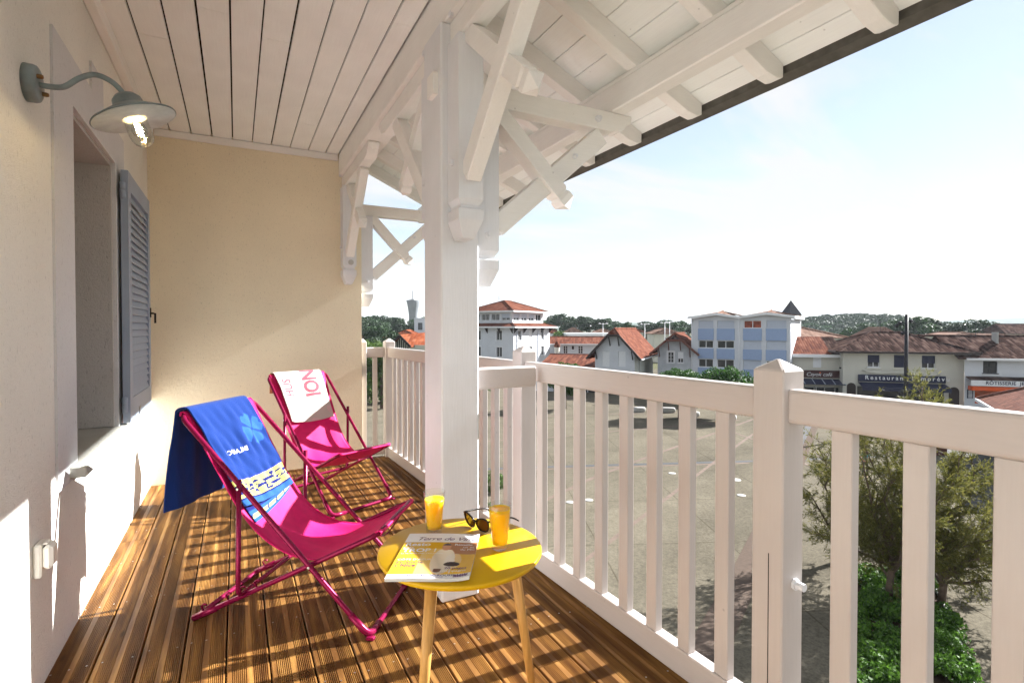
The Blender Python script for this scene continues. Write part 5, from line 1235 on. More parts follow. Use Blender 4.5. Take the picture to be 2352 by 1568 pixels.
# ---- 7 restaurant
d = 60.0
RS = Site(1937, 62.0, -17.0)
hol = [(1993.5, 2021, 815, 843, 'half'), (2054, 2081, 815, 844, 'roller'), (2118, 2149, 816.5, 846, 'half'), (1970, 2170, 889, 930)]
re = site('restaurant', 'cream restaurant with navy shutters and a navy sign under a broad hipped roof', 'building', 1937, 62.0, -17.0)
w = RS.X(2215.6); h = RS.Z(1937, 806); X = RS.X
H = [(X(a_), X(b_), RS.Z((a_ + b_) / 2, y1), RS.Z((a_ + b_) / 2, y0)) for a_, b_, y0, y1, *_ in hol] + [(X(1946), X(1967), 0.0, RS.Z(1956, 888)), (X(2181), X(2205), 0.0, RS.Z(2193, 899))]
fr = facade(re, (0, 0), (1, 0), w, h, H, M['wall_c'])
for q, k in zip(H[:3], hol): window(re, fr, q, k[4], frame=M['navy'] if k[4] == 'roller' else None, surround=M['navy'])
window(re, fr, H[3], 'casement', frame=M['navy'], sill=False)
for q in H[4:]:
    x0, x1, z0, z1 = q; m_ = (x0 + x1) / 2; rr = (x1 - x0) / 2
    P = [(x0, z0), (x1, z0), (x1, z1)] + [(m_ + rr * math.cos(t), z1 + rr * math.sin(t)) for t in np.linspace(0, math.pi, 10)[1:-1]] + [(x0, z1)]
    prism('arched_door', P, 'y', -0.03, 0.12, M['darkwood'], re)
for k in range(3):
    x0 = (X(1990), X(2052), X(2115))[k]; box('sill_band', x0, x0 + 1.7, -0.14, -0.001, hgt(849, d), hgt(846.5, d), M['wall_c'], re)
prism('flower_ledge', [(X(1981), hgt(851, d)), (X(2160), hgt(856, d)), (X(2150), hgt(861, d)), (X(2112), hgt(863.5, d)), (X(2090), hgt(859, d)), (X(2050), hgt(857, d)), (X(2020), hgt(860, d)), (X(1990), hgt(856, d))], 'y', -0.30, -0.001, M['wall_c'], re)
sgx0, sgx1 = X(1971), X(2171)
box('sign_board', sgx0, sgx1, -0.30, -0.12, hgt(878, d), hgt(862, d), M['navy'], re)
text_mesh('sign_lettering', "Restaurant l'Imprévu", 0.66, M['frame_w'], re, Matrix.Translation((X(1985.5), -0.32, hgt(873, d))) @ Matrix.Rotation(R(90), 4, 'X'), space=1.42, bold=0.012)
poly(re, 'awning', [(sgx0, -1.6, hgt(891, d - 1.6)), (sgx1, -1.6, hgt(891, d - 1.6)), (sgx1, -0.13, hgt(880, d)), (sgx0, -0.13, hgt(880, d))], [(0, 1, 2, 3)], M['navy'], 0.05); box('awning_valance', sgx0, sgx1, -1.64, -1.605, hgt(891, d - 1.6) - 0.45, hgt(891, d - 1.6), M['navy'], re)
dep = 9.5
facade(re, (w, 0), (0, 1), dep, h, [], M['wall_c']); facade(re, (0, dep), (0, -1), dep, h, [], M['wall_c'])
hip(re, -0.95, w + 1.0, -1.0, dep + 1, h, hgt(763, d + 4.7) - h, M['tile_d'], M['tile_dy'], ridge_ratio=5.2, fascia=M['darkwood'], ridgemat=M['tile_d']); soffit(re, -0.95, w + 1.0, -1.0, 0.0, h, M['frame_w'])
# ---- 8 rotisserie
d = 56.5; QS = Site(2216.5, 57.8, -17.0); ro = site('rotisserie_shop', 'white shop with an orange front and a white lettered fascia', 'shop', 2216.5, 57.8, -17.0); X = QS.X
w = QS.X(2440); h = QS.Z(2216.5, 822)
H = [(X(2259), X(2292), hgt(858, d), hgt(830, d)), (X(2241), X(2390), 0.35, hgt(890, d))]
fr = facade(ro, (0, 0), (1, 0), w, h, H, M['wall_w']); window(ro, fr, H[0], 'french', frame=M['iron']); box('sill_band', X(2254), X(2300), -0.13, -0.001, hgt(863, d), hgt(860.5, d), M['frame_w'], ro)
window(ro, fr, H[1], 'casement', frame=M['orange'], pane=simple('orange_pane', (0.45, 0.09, 0.02), 0.3, var=0.4, scale=0.8), sill=False)
poly(ro, 'roof', [(-0.8, -0.6, h), (w, -0.6, h), (w, 5, hgt(771, d + 5)), (-0.8, 5, hgt(771, d + 5))], [(0, 1, 2, 3)], M['tile_d']); poly(ro, 'roof', [(w, 5, hgt(771, d + 5)), (-0.8, 5, hgt(771, d + 5)), (-0.8, 10, h), (w, 10, h)], [(1, 0, 3, 2)], M['tile_d']); ridge(ro, (-6, 5, hgt(771, d + 5)), (w, 5, hgt(771, d + 5)), M['tile_d']); box('gutter', -0.1, w, -0.76, -0.62, h - 0.2, h + 0.02, M['frame_w'], ro)
cst = box('chimney', X(2327), X(2332), 3.0, 4.0, h, hgt(763, d + 3), M['concrete'], ro)
poly(ro, 'canopy_roof', [(0.1, -1.2, hgt(874, d - 1.2)), (w, -1.2, hgt(874, d - 1.2)), (w, -0.02, hgt(866, d)), (0.1, -0.02, hgt(866, d))], [(0, 1, 2, 3)], M['tile_d'], 0.08); box('sign_board', 0.1, w, -1.2, -1.02, hgt(889, d - 1.2), hgt(876, d - 1.2), M['frame_w'], ro)
text_mesh('sign_lettering', 'RÔTISSERIE  JEAN', 0.50, M['navy'], ro, Matrix.Translation((X(2251), -1.22, hgt(885, d - 1.2))) @ Matrix.Rotation(R(90), 4, 'X'), space=1.05, bold=0.02)
box('awning', 0.2, w, -1.15, -0.3, hgt(892, d - 1) - 0.35, hgt(890, d - 1), M['orange'], ro)
mn = box('menu_board', X(2223), X(2236), -0.08, -0.003, hgt(918, d), hgt(897, d), M['navy'], ro)
for k in range(6): box('menu_line', X(2225), X(2234), -0.095, -0.081, hgt(900 + k * 3, d) - 0.08, hgt(900 + k * 3, d), M['frame_w'], ro)
# ---- 9 market pavilion with pyramid roof, right foreground
P0 = at(2247, 38.2, 0); P1 = at(2311, 31.1, 0); e1 = (P1 - P0).normalized(); ez = hgt(914.5, 38.2)
pv = empty('market_pavilion', (P0.x, P0.y, GZ), math.atan2(e1.y, e1.x), 'open square pavilion with a low brown tiled pyramid roof', 'pavilion')
Lp = 13.0; hp = 3.3; c = [(0, 0, ez), (Lp, 0, ez), (Lp, Lp, ez), (0, Lp, ez)]; apx = (Lp / 2, Lp / 2, ez + hp)
for k in range(4):
    poly(pv, 'roof', [c[k], c[(k + 1) % 4], apx], [(0, 1, 2)], M['tile_k'], 0.12); ridge(pv, c[k], apx, M['tile_k'], 0.12)
    for t in (0.25, 0.5, 0.75):
        p = Vector(c[k]).lerp(Vector(c[(k + 1) % 4]), t); m_ = Vector(apx); q = p.lerp(m_, 1.0 - abs(0.5 - t) * 2 if t != 0.5 else 0.98)
box('gutter', -0.1, Lp, -0.13, -0.01, ez - 0.22, ez - 0.02, M['frame_w'], pv); box('gutter', -0.13, -0.01, 0.0, Lp, ez - 0.22, ez - 0.02, M['frame_w'], pv)
box('wall', 0.9, Lp - 0.9, 0.9, Lp - 0.9, 0, ez + 0.1, M['concrete'], pv); box('door', 1.6, 2.7, 0.84, 0.895, 0, 2.2, M['darkwood'], pv); soffit(pv, 0, Lp, 0, Lp, ez + 0.05, M['brownwood'])
# ---- roof behind, church spire
r = site('church_hall', 'long building with a pale pink tiled roof behind the apartment block', 'building', 1835, 84, 0); s = 84 / FPX; w = (2010 - 1835) * s; h = hgt(775, 84)
facade(r, (0, 0), (1, 0), w, h, [], M['wall_c']); facade(r, (w, 0), (0, 1), 10, h, [], M['wall_c'])
poly(r, 'roof', [(-1, -0.6, h), (w * 0.62, -0.6, h), (-1, 7, hgt(738, 91))], [(0, 1, 2)], M['tile_p']); poly(r, 'roof', [(w * 0.62, -0.6, h), (w * 0.70, 6, h), (-1, 7.0, hgt(738, 91))], [(0, 1, 2)], M['tile_p']); ridge(r, (w * 0.62, -0.6, h), (-1, 7, hgt(738, 91)), M['tile_p'], 0.18)
sp = site('church_spire', 'dark pointed church spire rising above the apartment block', 'church', 1816, 122, 12); s = 122 / FPX; hb = hgt(724, 122); ha = hgt(689, 122)
box('tower', -1.5, 1.5, -1.5, 1.5, 0, hb, M['concrete'], sp); V = [(-1.65, -1.65, hb), (1.65, -1.65, hb), (1.65, 1.65, hb), (-1.65, 1.65, hb), (0, 0, ha)]; mk('spire_roof', V, [(0, 1, 4), (1, 2, 4), (2, 3, 4), (3, 0, 4), (3, 2, 1, 0)], M['slate'], sp); tube('finial', [(0, 0, ha - 0.1), (0, 0, ha + 0.9)], 0.05, M['iron'], sp, 6)
# ---- left gap: half-timbered house, white houses, water tower
d = 62; s = d / FPX; r = site('timber_house', 'half timbered house with an orange red tiled roof beyond the corner post', 'house', 902, d, -6); w = X902 = 4.6; h = hgt(788, d); ht = hgt(770, d)
X = lambda px: (px - 902) * s
facade(r, (0, 0), (1, 0), w, h - 0.2, [], M['wall_c'])
mk('gable', [(0, 0, h - 0.2), (X(944), 0, h - 0.2), (X(922), 0, ht)], [(0, 1, 2)], M['wall_c'], r)
poly(r, 'roof', [(X(922), -0.6, ht + 0.1), (X(948), -0.6, h - 0.35), (w + 0.9, 5.5, h - 0.1), (w - 0.2, 7.5, ht + 0.5)], [(0, 1, 2, 3)], M['tile_o']); poly(r, 'roof', [(X(897), -0.6, h - 0.35), (X(922), -0.6, ht + 0.1), (w - 0.2, 7.5, ht + 0.5), (0.2, 8, h)], [(0, 1, 2, 3)], M['tile_o'])
for p, q in (((X(897), h - 0.4), (X(922), ht)), ((X(922), ht), (X(948), h - 0.4))): beam('barge_board', (p[0], -0.68, p[1]), (q[0], -0.68, q[1]), 0.08, 0.25, M['darkwood'], r, 0)
for k in range(7):
    x = X(908) + k * (X(938) - X(908)) / 6; zt = h - 0.2 + (ht - h) * (1 - abs(x - X(922)) / (X(922) - X(900))) * 0.95; box('timber_stud', x - 0.06, x + 0.06, -0.04, -0.002, h - 1.3, zt, M['darkwood'], r)
box('timber_beam', 0, X(940), -0.05, -0.003, h - 1.5, h - 1.3, M['darkwood'], r)
def cottage(label, px, d, py_e, py_t, wpx, mat, tile, group='houses among the trees', rot=0, depth=7, win=True, name='cottage'):
    s = d / FPX; r = site(name, label, 'house', px, d, rot, group); w = wpx * s; h = hgt(py_e, d); ht = hgt(py_t, d)
    n = max(1, int(w / 3.2)); H = [(w * (k + 0.5) / n - 0.5, w * (k + 0.5) / n + 0.5, max(0.8, h - 2.3), h - 0.9) for k in range(n)] if win and h > 2.6 else []
    fr = facade(r, (0, 0), (1, 0), w, h, H, mat)
    for q in H: window(r, fr, q, 'casement', sill=False)
    facade(r, (w, 0), (0, 1), depth, h, [], mat); facade(r, (0, depth), (0, -1), depth, h, [], mat)
    hip(r, -0.5, w + 0.5, -0.5, depth + 0.5, h, ht - h, tile, tile, ridge_ratio=1.2); return r
cottage('white cottage with a dark band of windows among the left trees', 918, 120, 767, 758, 26, M['wall_w'], M['tile_o'])
cottage('little red roofed house half hidden by trees left of the post', 874, 110, 780, 772, 20, M['wall_w'], M['tile_o'])
cottage('long low house with a pinkish roof behind the leftmost trees', 822, 130, 775, 769, 55, M['wall_c'], M['tile_p'])
bx_ = site('flat_roofed_building', 'pale flat roofed block beside the water tower', 'building', 945, 135, 0); s = 135 / FPX; box('wall', 0.7, 9, 0, 8, 0, hgt(730, 135), M['wall_w'], bx_); box('terrace', -6, 9.2, -3, -0.01, 0, hgt(768, 132), M['wall_w'], bx_); box('roof_slab', -6.5, 9.4, -3.4, -0.02, hgt(768, 132) + 0.005, hgt(766, 132), M['concrete'], bx_); box('window', 1.7, 2.8, -0.06, -0.004, 8.0, 9.8, M['pane'], bx_)
wt = site('water_tower', 'flared concrete water tower with an aerial on top', 'tower', 949.5, 360, 0); s = 360 / FPX
zt = hgt(690.5, 360); lathe('tank', [(3.2, 0), (2.95, zt - 14), (3.05, zt - 10.5), (3.5, zt - 6), (4.2, zt - 2), (4.75, zt), (4.6, zt + 0.25), (0, zt + 0.5)], M['concrete_d'], wt, 32)
tube('aerial', [(-0.5, 0, zt), (-0.5, 0, hgt(668, 360))], 0.16, M['iron'], wt, 6); tube('aerial', [(4.1, 0, zt), (4.1, 0, zt + 2.2)], 0.09, M['iron'], wt, 6); tube('aerial', [(-2.6, 0, zt), (-2.6, 0, zt + 2.0)], 0.09, M['iron'], wt, 6); box('plant_room', -1.8, 0.8, -1, 1, zt + 0.2, zt + 1.1, M['concrete'], wt)
# far houses between the pines
for lab, px, d, pe, pt, wp, mt, tl in (('far cottage with a steep pinkish roof below the tallest pines', 1300, 150, 765, 753, 36, M['wall_c'], M['tile_p']), ('far cottage with a pale brown roof right of the steep pink one', 1372, 150, 763, 756, 32, M['wall_c'], M['tile_p']), ('tiny red roofed house directly right of the corner building', 1262, 140, 764, 757, 20, M['wall_w'], M['tile_r']), ('far bungalow with a wide grey pink roof beside the apartment block', 1503, 130, 766, 754, 56, M['wall_c'], M['tile_p']), ('small far house with a rusty roof behind the clipped gable', 1452, 150, 762, 756, 26, M['wall_c'], M['tile_r']), ('far house with a long grey tiled roof below the wooded hill', 2002, 120, 776, 752, 70, M['wall_c'], M['tile_p']), ('far house with a ribbed beige roof behind the rotisserie roof', 2187, 105, 772, 763, 62, M['wall_c'], M['tile_p']), ('second far house with a beige roof by the rotisserie chimney', 2262, 110, 772, 767, 66, M['wall_c'], M['tile_p']), ('broad far house with a grey roof below the distant ridge', 2310, 125, 766, 744, 90, M['wall_c'], M['tile_d'])): cottage(lab, px, d, pe, pt, wp, mt, tl)
fl_ = site('flat_roofed_building', 'long white flat roofed hall in front of the pines', 'building', 1310, 120, 0); s = 120 / FPX; w = 110 * s; box('wall', 0, w, 0, 10, 0, hgt(770, 120), M['wall_w'], fl_); box('roof_slab', -0.8, w + 0.8, -0.8, 10.8, hgt(770, 120) + 0.004, hgt(765, 120), M['frame_w'], fl_)
for k in range(7): box('window', 0.8 + k * 1.45, 1.9 + k * 1.45, -0.06, -0.004, hgt(788, 120), hgt(776, 120), M['pane'], fl_)
# tall flood lights
for i, (px, d, pt) in enumerate(((1385, 112, 742), (1481, 112, 743), (1527, 110, 740), (1538, 112, 738))):
    fm = site('floodlight_mast', 'thin pale floodlight mast ' + ['beside the long flat roofed hall', 'above the clipped gable roof', 'left of the wide grey pink bungalow roof', 'above the wide grey pink bungalow roof'][i], 'mast', px, d, 0, 'floodlight masts'); z = hgt(pt, d); tube('mast', [(0, 0, 0), (0, 0, z)], 0.07, M['frame_w'], fm, 6)
    tube('arm', [(-0.75, 0, z - 0.15), (0.75, 0, z - 0.15)], 0.04, M['frame_w'], fm, 5)
    for x in (-0.75, 0.75): lathe('lamp_head', [(0, 0.2), (0.28, 0.08), (0.28, 0), (0, 0)], M['frame_w'], fm, 10, Matrix.Translation((x, 0, z - 0.15)))
# dark lamp column on the square
dl = 44.0; lc = site('lamp_column', 'tall dark lamp column standing in front of the restaurant', 'lamp post', 2082, dl, 0); z = hgt(722, dl)
V, F = tube_vf([(0, 0, 0), (0, 0, z)], lambda t: 0.17 - 0.05 * t, 12); mk('column', V, F, M['iron'], lc, True)
for zz, dx in ((hgt(737, dl), 0.35), (hgt(742, dl), -0.55), (hgt(747, dl), -0.8), (hgt(765, dl), -0.3)):
    tube('bracket', [(0, 0, zz), (dx, 0, zz + 0.06)], 0.035, M['iron'], lc, 6); lathe('spotlight', [(0.05, 0.14), (0.13, 0.10), (0.15, -0.10), (0.0, -0.10)], M['iron'], lc, 10, Matrix.Translation((dx, 0, zz)) @ Matrix.Rotation(R(60), 4, 'Y'))
# ---- television aerials on the roofs
def aerial(root, x, y, z, h=1.6):
    V, F = tube_vf([(x, y, z), (x, y, z + h)], 0.025, 5); a_ = mk('aerial', V, F, M['iron'], root)
    for k in range(5):
        w_ = 0.5 - 0.06 * k; tube('aerial_rod', [(x - w_ * 0.3 + 0.0, y - w_, z + h - 0.15 * k), (x - w_ * 0.3, y + w_, z + h - 0.15 * k)], 0.014, M['iron'], a_, 4)
aerial(re, 5.0, 4.0, hgt(765, 64)); aerial(ro, 3.0, 4.6, hgt(773, 62), 1.4); aerial(ap, 3.0, 4.0, hgt(716, 70), 1.5); aerial(hs, 4.0, 6.0, hgt(699, 94), 1.6)
# ---- smooth white stone seats
def boulder(loc, w, dd, h, label, seed):
    rn = random.Random(seed); V = []; F = []; n = 16; prof = [(0.80, 0.0), (0.97, 0.25), (1.0, 0.55), (0.96, 0.85), (0.86, 1.0), (0.45, 1.03), (0, 1.03)]
    lob = [1 + 0.06 * rn.uniform(-1, 1) for _ in range(n)]
    for r_, z in prof:
        for k in range(n):
            a_ = 2 * math.pi * k / n; c_, s_ = math.cos(a_), math.sin(a_); V.append((math.copysign(abs(c_) ** 0.6, c_) * w / 2 * r_ * lob[k], math.copysign(abs(s_) ** 0.6, s_) * dd / 2 * r_ * lob[k], z * h))
    for i in range(len(prof) - 1):
        for k in range(n): F.append((i * n + k, i * n + (k + 1) % n, (i + 1) * n + (k + 1) % n, (i + 1) * n + k))
    o = mk('stone_seat', V, F, M['stone_w'], None, True); o.location = loc; o.rotation_euler = (0, 0, R(-YAW + rn.uniform(-20, 20))); tag(o, label, 'seat', 'white stone seats on the square'); return o
for i, (px, py, ww, lb_) in enumerate(((1469, 946, 1.3, 'between balusters left of the pine shadow'), (1535, 947, 1.5, 'with a grey worn top'), (1592, 957, 1.3, 'beside the brick line'), (1385, 930, 1.2, 'by the shop front'), (1675, 965, 1.4, 'next to the brick path'))):
    boulder(onground(px, py), ww, 0.8, 0.48, 'smooth white stone seat on the square ' + lb_, i)
# ---- low roof terrace of the next house, seen past the end of the balcony
nb = empty('lower_roof', (0.2, 6.4, 0), R(-4), 'lean to roof of red clay tiles just beyond the balcony end', 'roof')
poly(nb, 'roof', [(0.3, 0, -3.05), (4.2, 0, -3.05), (4.2, 5.2, -1.75), (0.3, 5.2, -1.75)], [(0, 1, 2, 3)], M['tile_r'])
for k in range(19):
    x = 0.4 + k * 0.2; V, F = tube_vf([(x, -0.05, -3.03), (x, 5.2, -1.72)], 0.05, 6); mk('tile_row', V, F, M['tile_r'], nb, True)
box('gutter', 0.25, 4.3, -0.16, -0.02, -3.2, -3.06, M['zinc'], nb); box('wall', 0.4, 4.1, 0.1, 5.1, -7.35, -3.3, M['wall_w'], nb)

for o_ in list(bpy.data.objects):
    if o_.name.startswith('sign_lettering'): o_['kind'] = 'stuff'
# ================================================================== trees and planting
LM = dict(pine=leafmat('pine_needles', (0.016, 0.038, 0.018), (0.045, 0.088, 0.036), trans=0.15, ovar=0.35), oak=leafmat('clipped_leaves', (0.013, 0.045, 0.006), (0.045, 0.12, 0.014)), dark=leafmat('dark_leaves', (0.014, 0.036, 0.014), (0.040, 0.080, 0.026), trans=0.2, ovar=0.3),
          tam=leafmat('tamarisk_fronds', (0.050, 0.062, 0.013), (0.19, 0.172, 0.042), trans=0.5), bush=leafmat('bush_leaves', (0.03, 0.07, 0.015), (0.10, 0.16, 0.03)), cover=leafmat('ground_cover_leaves', (0.020, 0.060, 0.006), (0.115, 0.235, 0.028)), red=leafmat('bronze_leaves', (0.06, 0.02, 0.015), (0.12, 0.05, 0.03)))
def leaves(rng, centers, radii, n, size, flat=1.0, up=0.0, shell=0.5):
    """n small leaf faces scattered through lumps"""
    k = len(centers); c = np.array(centers); r = np.array(radii)
    w = r ** 2; idx = rng.choice(k, n, p=w / w.sum())
    d = rng.normal(size=(n, 3)); d /= np.linalg.norm(d, axis=1)[:, None]
    rad = (shell + (1 - shell) * rng.random(n) ** 0.5) * r[idx]
    p = c[idx] + d * rad[:, None] * np.array([1, 1, flat])
    a = rng.normal(size=(n, 3)); a[:, 2] *= (1 - up); a /= np.linalg.norm(a, axis=1)[:, None]
    b = np.cross(a, d + 0.6 * rng.normal(size=(n, 3))); b /= np.linalg.norm(b, axis=1)[:, None] + 1e-9
    s = size * (0.6 + 0.8 * rng.random(n))[:, None]
    V = np.stack([p - a * s - b * s * 0.1, p + b * s * 0.55, p + a * s, p - b * s * 0.55], 1).reshape(-1, 3)
    return V
def leafmesh(name, V, mat):
    n = len(V) // 4; me = bpy.data.meshes.new(name); me.from_pydata(V.tolist(), [], np.arange(4 * n).reshape(n, 4).tolist()); me.materials.append(mat); return me
def trunkmesh(name, segs, mat, n=8):
    mb = MB()
    for pts, r0, r1 in segs:
        V, F = tube_vf(pts, (lambda t, a=r0, b=r1: a + (b - a) * t), n); mb.add(V, F)
    me = bpy.data.meshes.new(name); me.from_pydata(mb.v, [], mb.f); me.materials.append(mat)
    for p in me.polygons: p.use_smooth = True
    return me
VAR = {}
def tree_var(kind, v):
    if (kind, v) in VAR: return VAR[(kind, v)]
    rng = np.random.default_rng(hash((len(kind), kind[0], v)) % 1000 if False else (v * 17 + sum(map(ord, kind))))
    C = []; Rr = []; segs = []
    if kind == 'pine':            # umbrella pine, unit height 1
        top = 0.82
        for i in range(15):
            a = rng.random() * 6.28; q = rng.random() ** 0.5 * 0.30; z = top + rng.uniform(-0.14, 0.10) - q * 0.25; C.append((q * math.cos(a), q * math.sin(a), z)); Rr.append(rng.uniform(0.075, 0.13))
        for i in range(5):
            a = rng.random() * 6.28; q = rng.uniform(0.15, 0.30); C.append((q * math.cos(a), q * math.sin(a), rng.uniform(0.45, 0.62))); Rr.append(rng.uniform(0.05, 0.09))
        V = leaves(rng, C, Rr, 3600, 0.019, 0.6)
        segs.append(([(0, 0, 0), (0.015, 0.01, 0.35), (-0.01, 0.0, 0.72)], 0.024, 0.012))
        for c in C[::2]: segs.append(([(0.0, 0, max(0.35, c[2] - 0.3)), (c[0] * 0.5, c[1] * 0.5, c[2] - 0.12), c], 0.010, 0.004))
        mat = LM['pine']
    elif kind == 'round':
        for i in range(46):
            d = rng.normal(size=3); d /= np.linalg.norm(d); C.append((d[0] * 0.36, d[1] * 0.36, 0.60 + d[2] * 0.24)); Rr.append(rng.uniform(0.10, 0.15))
        V = leaves(rng, C, Rr, 15000, 0.017, 0.9); segs.append(([(0, 0, 0), (0, 0, 0.45)], 0.035, 0.025))
        for i in range(5):
            a = i * 1.26; segs.append(([(0, 0, 0.36), (0.2 * math.cos(a), 0.2 * math.sin(a), 0.58)], 0.018, 0.008))
        mat = LM['oak']
    elif kind == 'dark':
        for i in range(26):
            d = rng.normal(size=3); d /= np.linalg.norm(d); q = rng.uniform(0.2, 0.36); C.append((d[0] * q, d[1] * q, 0.56 + d[2] * 0.34)); Rr.append(rng.uniform(0.09, 0.17))
        V = leaves(rng, C, Rr, 5200, 0.022, 0.8); segs.append(([(0, 0, 0), (0, 0, 0.55)], 0.03, 0.02)); mat = LM['dark']
    else:                          # bush
        for i in range(18):
            d = rng.normal(size=3); d /= np.linalg.norm(d); C.append((d[0] * 0.36, d[1] * 0.36, 0.5 + d[2] * 0.32)); Rr.append(rng.uniform(0.12, 0.2))
        V = leaves(rng, C, Rr, 4200, 0.025, 0.9); segs.append(([(0, 0, 0), (0, 0, 0.5)], 0.03, 0.02)); mat = LM['bush']
    VAR[(kind, v)] = (leafmesh('crown', V, mat), trunkmesh('trunk', segs, M['bark'])); return VAR[(kind, v)]
def tree(kind, v, px, d, py_top, label, group, name, wide=1.0, rz=0.0, ground=GZ):
    p = at(px, d, ground); H = CAMZ + (HORY - py_top) * d / FPX - ground
    t = empty(name, p, rz, label, 'tree', group); c, k = tree_var(kind, v); S_ = (H * wide, H * wide, H)
    link_mesh('crown', c, t, scale=S_); link_mesh('trunk', k, t, scale=S_); return t
rt = random.Random(11)
PINEL = ['standing tight against the corner building', 'just right of the corner building roof edge', 'tallest of the row, above the flat roofed hall', 'second tallest, above the steep pink roof', 'with a split crown above the flat hall end', 'behind the long flat hall roof slab', 'above the pale brown cottage roof', 'next to the dense dark round tree', 'low crowned, behind the dense dark round tree', 'small, just right of the dense dark tree', 'above the rusty far roof', 'left of the bungalow with the wide roof', 'tall, above the wide bungalow roof', 'tallest over the grey house roof', 'leaning in beside the apartment block', 'half hidden by the apartment block corner']
# stone pines behind the corner building
for i, (px, pt) in enumerate(((1252, 727), (1275, 719), (1303, 714), (1322, 718), (1352, 722), (1368, 725), (1396, 725), (1412, 727), (1440, 741), (1458, 743), (1478, 738), (1500, 731), (1522, 730), (1545, 729), (1562, 733), (1583, 734))):
    d_ = 175 + rt.uniform(-10, 25); tree('pine', i % 4, px, d_, pt, 'dark umbrella pine ' + PINEL[i], 'pines behind the red roofs', 'umbrella_pine', 1.0 if pt < 730 else 1.25, rt.uniform(0, 6))
tree('dark', 0, 1442, 128, 739, 'dense dark round tree behind the clipped gable roof', None, 'evergreen_tree', 0.75)
tree('bush', 0, 1285, 128, 757, 'small bushy tree beside the long flat roofed hall', None, 'leafy_tree', 0.9)
# trees left of the post
WTL = ['', '', 'on a tall bare trunk, nearest the wall end', 'low, between two taller pines', 'tall, just left of the water tower', 'under the left flank of the water tower', 'small, before the white cottage', 'directly below the flat roofed block', 'touching the veranda post outline']
for i, (px, pt, d_) in enumerate(((832, 728, 150), (846, 722, 152), (868, 718, 165), (880, 726, 158), (896, 719, 168), (912, 730, 172), (925, 735, 160), (958, 728, 150), (975, 722, 150))):
    tree('pine' if i not in (0, 1) else 'dark', i % 4, px, d_, pt, 'dark umbrella pine ' + WTL[i] if i not in (0, 1) else ('dense dark tree touching the veranda end wall', 'dense dark tree with a rounded top near the wall end')[i], 'pines by the water tower' if i not in (0, 1) else 'dense trees by the wall end', 'umbrella_pine' if i not in (0, 1) else 'evergreen_tree', 1.0, rt.uniform(0, 6))
for i, (px, pt, d_) in enumerate(((872, 748, 100), (890, 755, 92), (853, 752, 110))): tree('dark', i % 3, px, d_, pt, ('broad dark green tree before the little red roofed house', 'broad dark tree beside the half timbered gable', 'broad dark tree in front of the long low house')[i], 'broad trees left of the post', 'evergreen_tree', 1.1, rt.uniform(0, 6))
for i, (px, pt, d_) in enumerate(((838, 777, 60), (856, 778, 58), (876, 782, 56), (850, 776, 70))): tree('bush', i % 3, px, d_, pt, ('light green leafy tree over the half post at the wall', 'light green leafy tree behind the pointed end post', 'light green leafy tree left of the half timbered gable', 'taller light green tree behind the end railing')[i], 'leafy trees over the end railing', 'leafy_tree', 0.8, rt.uniform(0, 6))
# clipped round pines on the square
for px, d_, pt, lb, wd in ((1298, 56, 823, 'round clipped tree in front of the low red roof', 0.95), (1562, 50, 836, 'round clipped tree left of the twin pair before the apartments', 1.0), (1666, 50, 831, 'largest round clipped tree in front of the apartment block', 1.08)): tree('round', 0, px, d_, pt, lb, None, 'clipped_tree', wd, px)
DKL = ['right of the lamp column top', 'beside the first beige roof', 'over the ribbed beige roof', 'dipping below the far ridge line', 'with a tall peak before the far ridge', 'right of the peaked dark tree', 'lowest, near the broad grey roof', 'just left of the lamp column', 'above the restaurant ridge', 'over the long grey tiled roof', 'beside the church hall roof']
# trees in front of the wooded hill
for i, (px, pt, d_) in enumerate(((2110, 727, 135), (2140, 729, 140), (2165, 736, 138), (2210, 740, 132), (2240, 729, 140), (2268, 738, 138), (2292, 742, 145), (2065, 728, 150), (2040, 738, 150), (1985, 742, 140), (1960, 748, 145))): tree('dark', i % 3, px, d_, pt, 'dark spreading tree ' + DKL[i], 'dark trees below the hill', 'evergreen_tree', 1.25, rt.uniform(0, 6))
tree('pine', 1, 2098, 150, 721, 'lone open pine crown beside the lamp column top', None, 'umbrella_pine', 1.1, 2.0)
# ---- wooded hill and far ridges
def hillmesh(name, px0, px1, d, prof, depth, mat, n=60):
    V = []; F = []; m = 10
    for i in range(n + 1):
        px = px0 + (px1 - px0) * i / n; hy = np.interp(px, [p[0] for p in prof], [p[1] for p in prof])
        for j in range(m + 1):
            t = j / m; dd = d + depth * t; h = CAMZ + (HORY - hy) * d / FPX - GZ; V.append(at(px, dd, GZ - 1 + (h + 1) * math.sin(math.pi * min(1, t * 1.0)) ** 0.8 if 0 < t < 1 else GZ - 1))
    for i in range(n):
        for j in range(m): a_ = i * (m + 1) + j; F.append((a_, a_ + m + 1, a_ + m + 2, a_ + 1))
    o = mk(name, V, F, mat, None, True); tag(o, kind='structure'); return o
hillsoil = simple('wood_floor', (0.016, 0.034, 0.014), 1.0, spec=0.0)
HP = [(1800, 750), (1840, 732), (1880, 722), (1935, 717), (1975, 716), (2010, 722), (2035, 718), (2060, 722), (2090, 733), (2120, 745), (2150, 752)]
hillmesh('wooded_hill', 1800, 2150, 290, HP, 160, hillsoil)
rng = np.random.default_rng(5); C = []; Rr = []
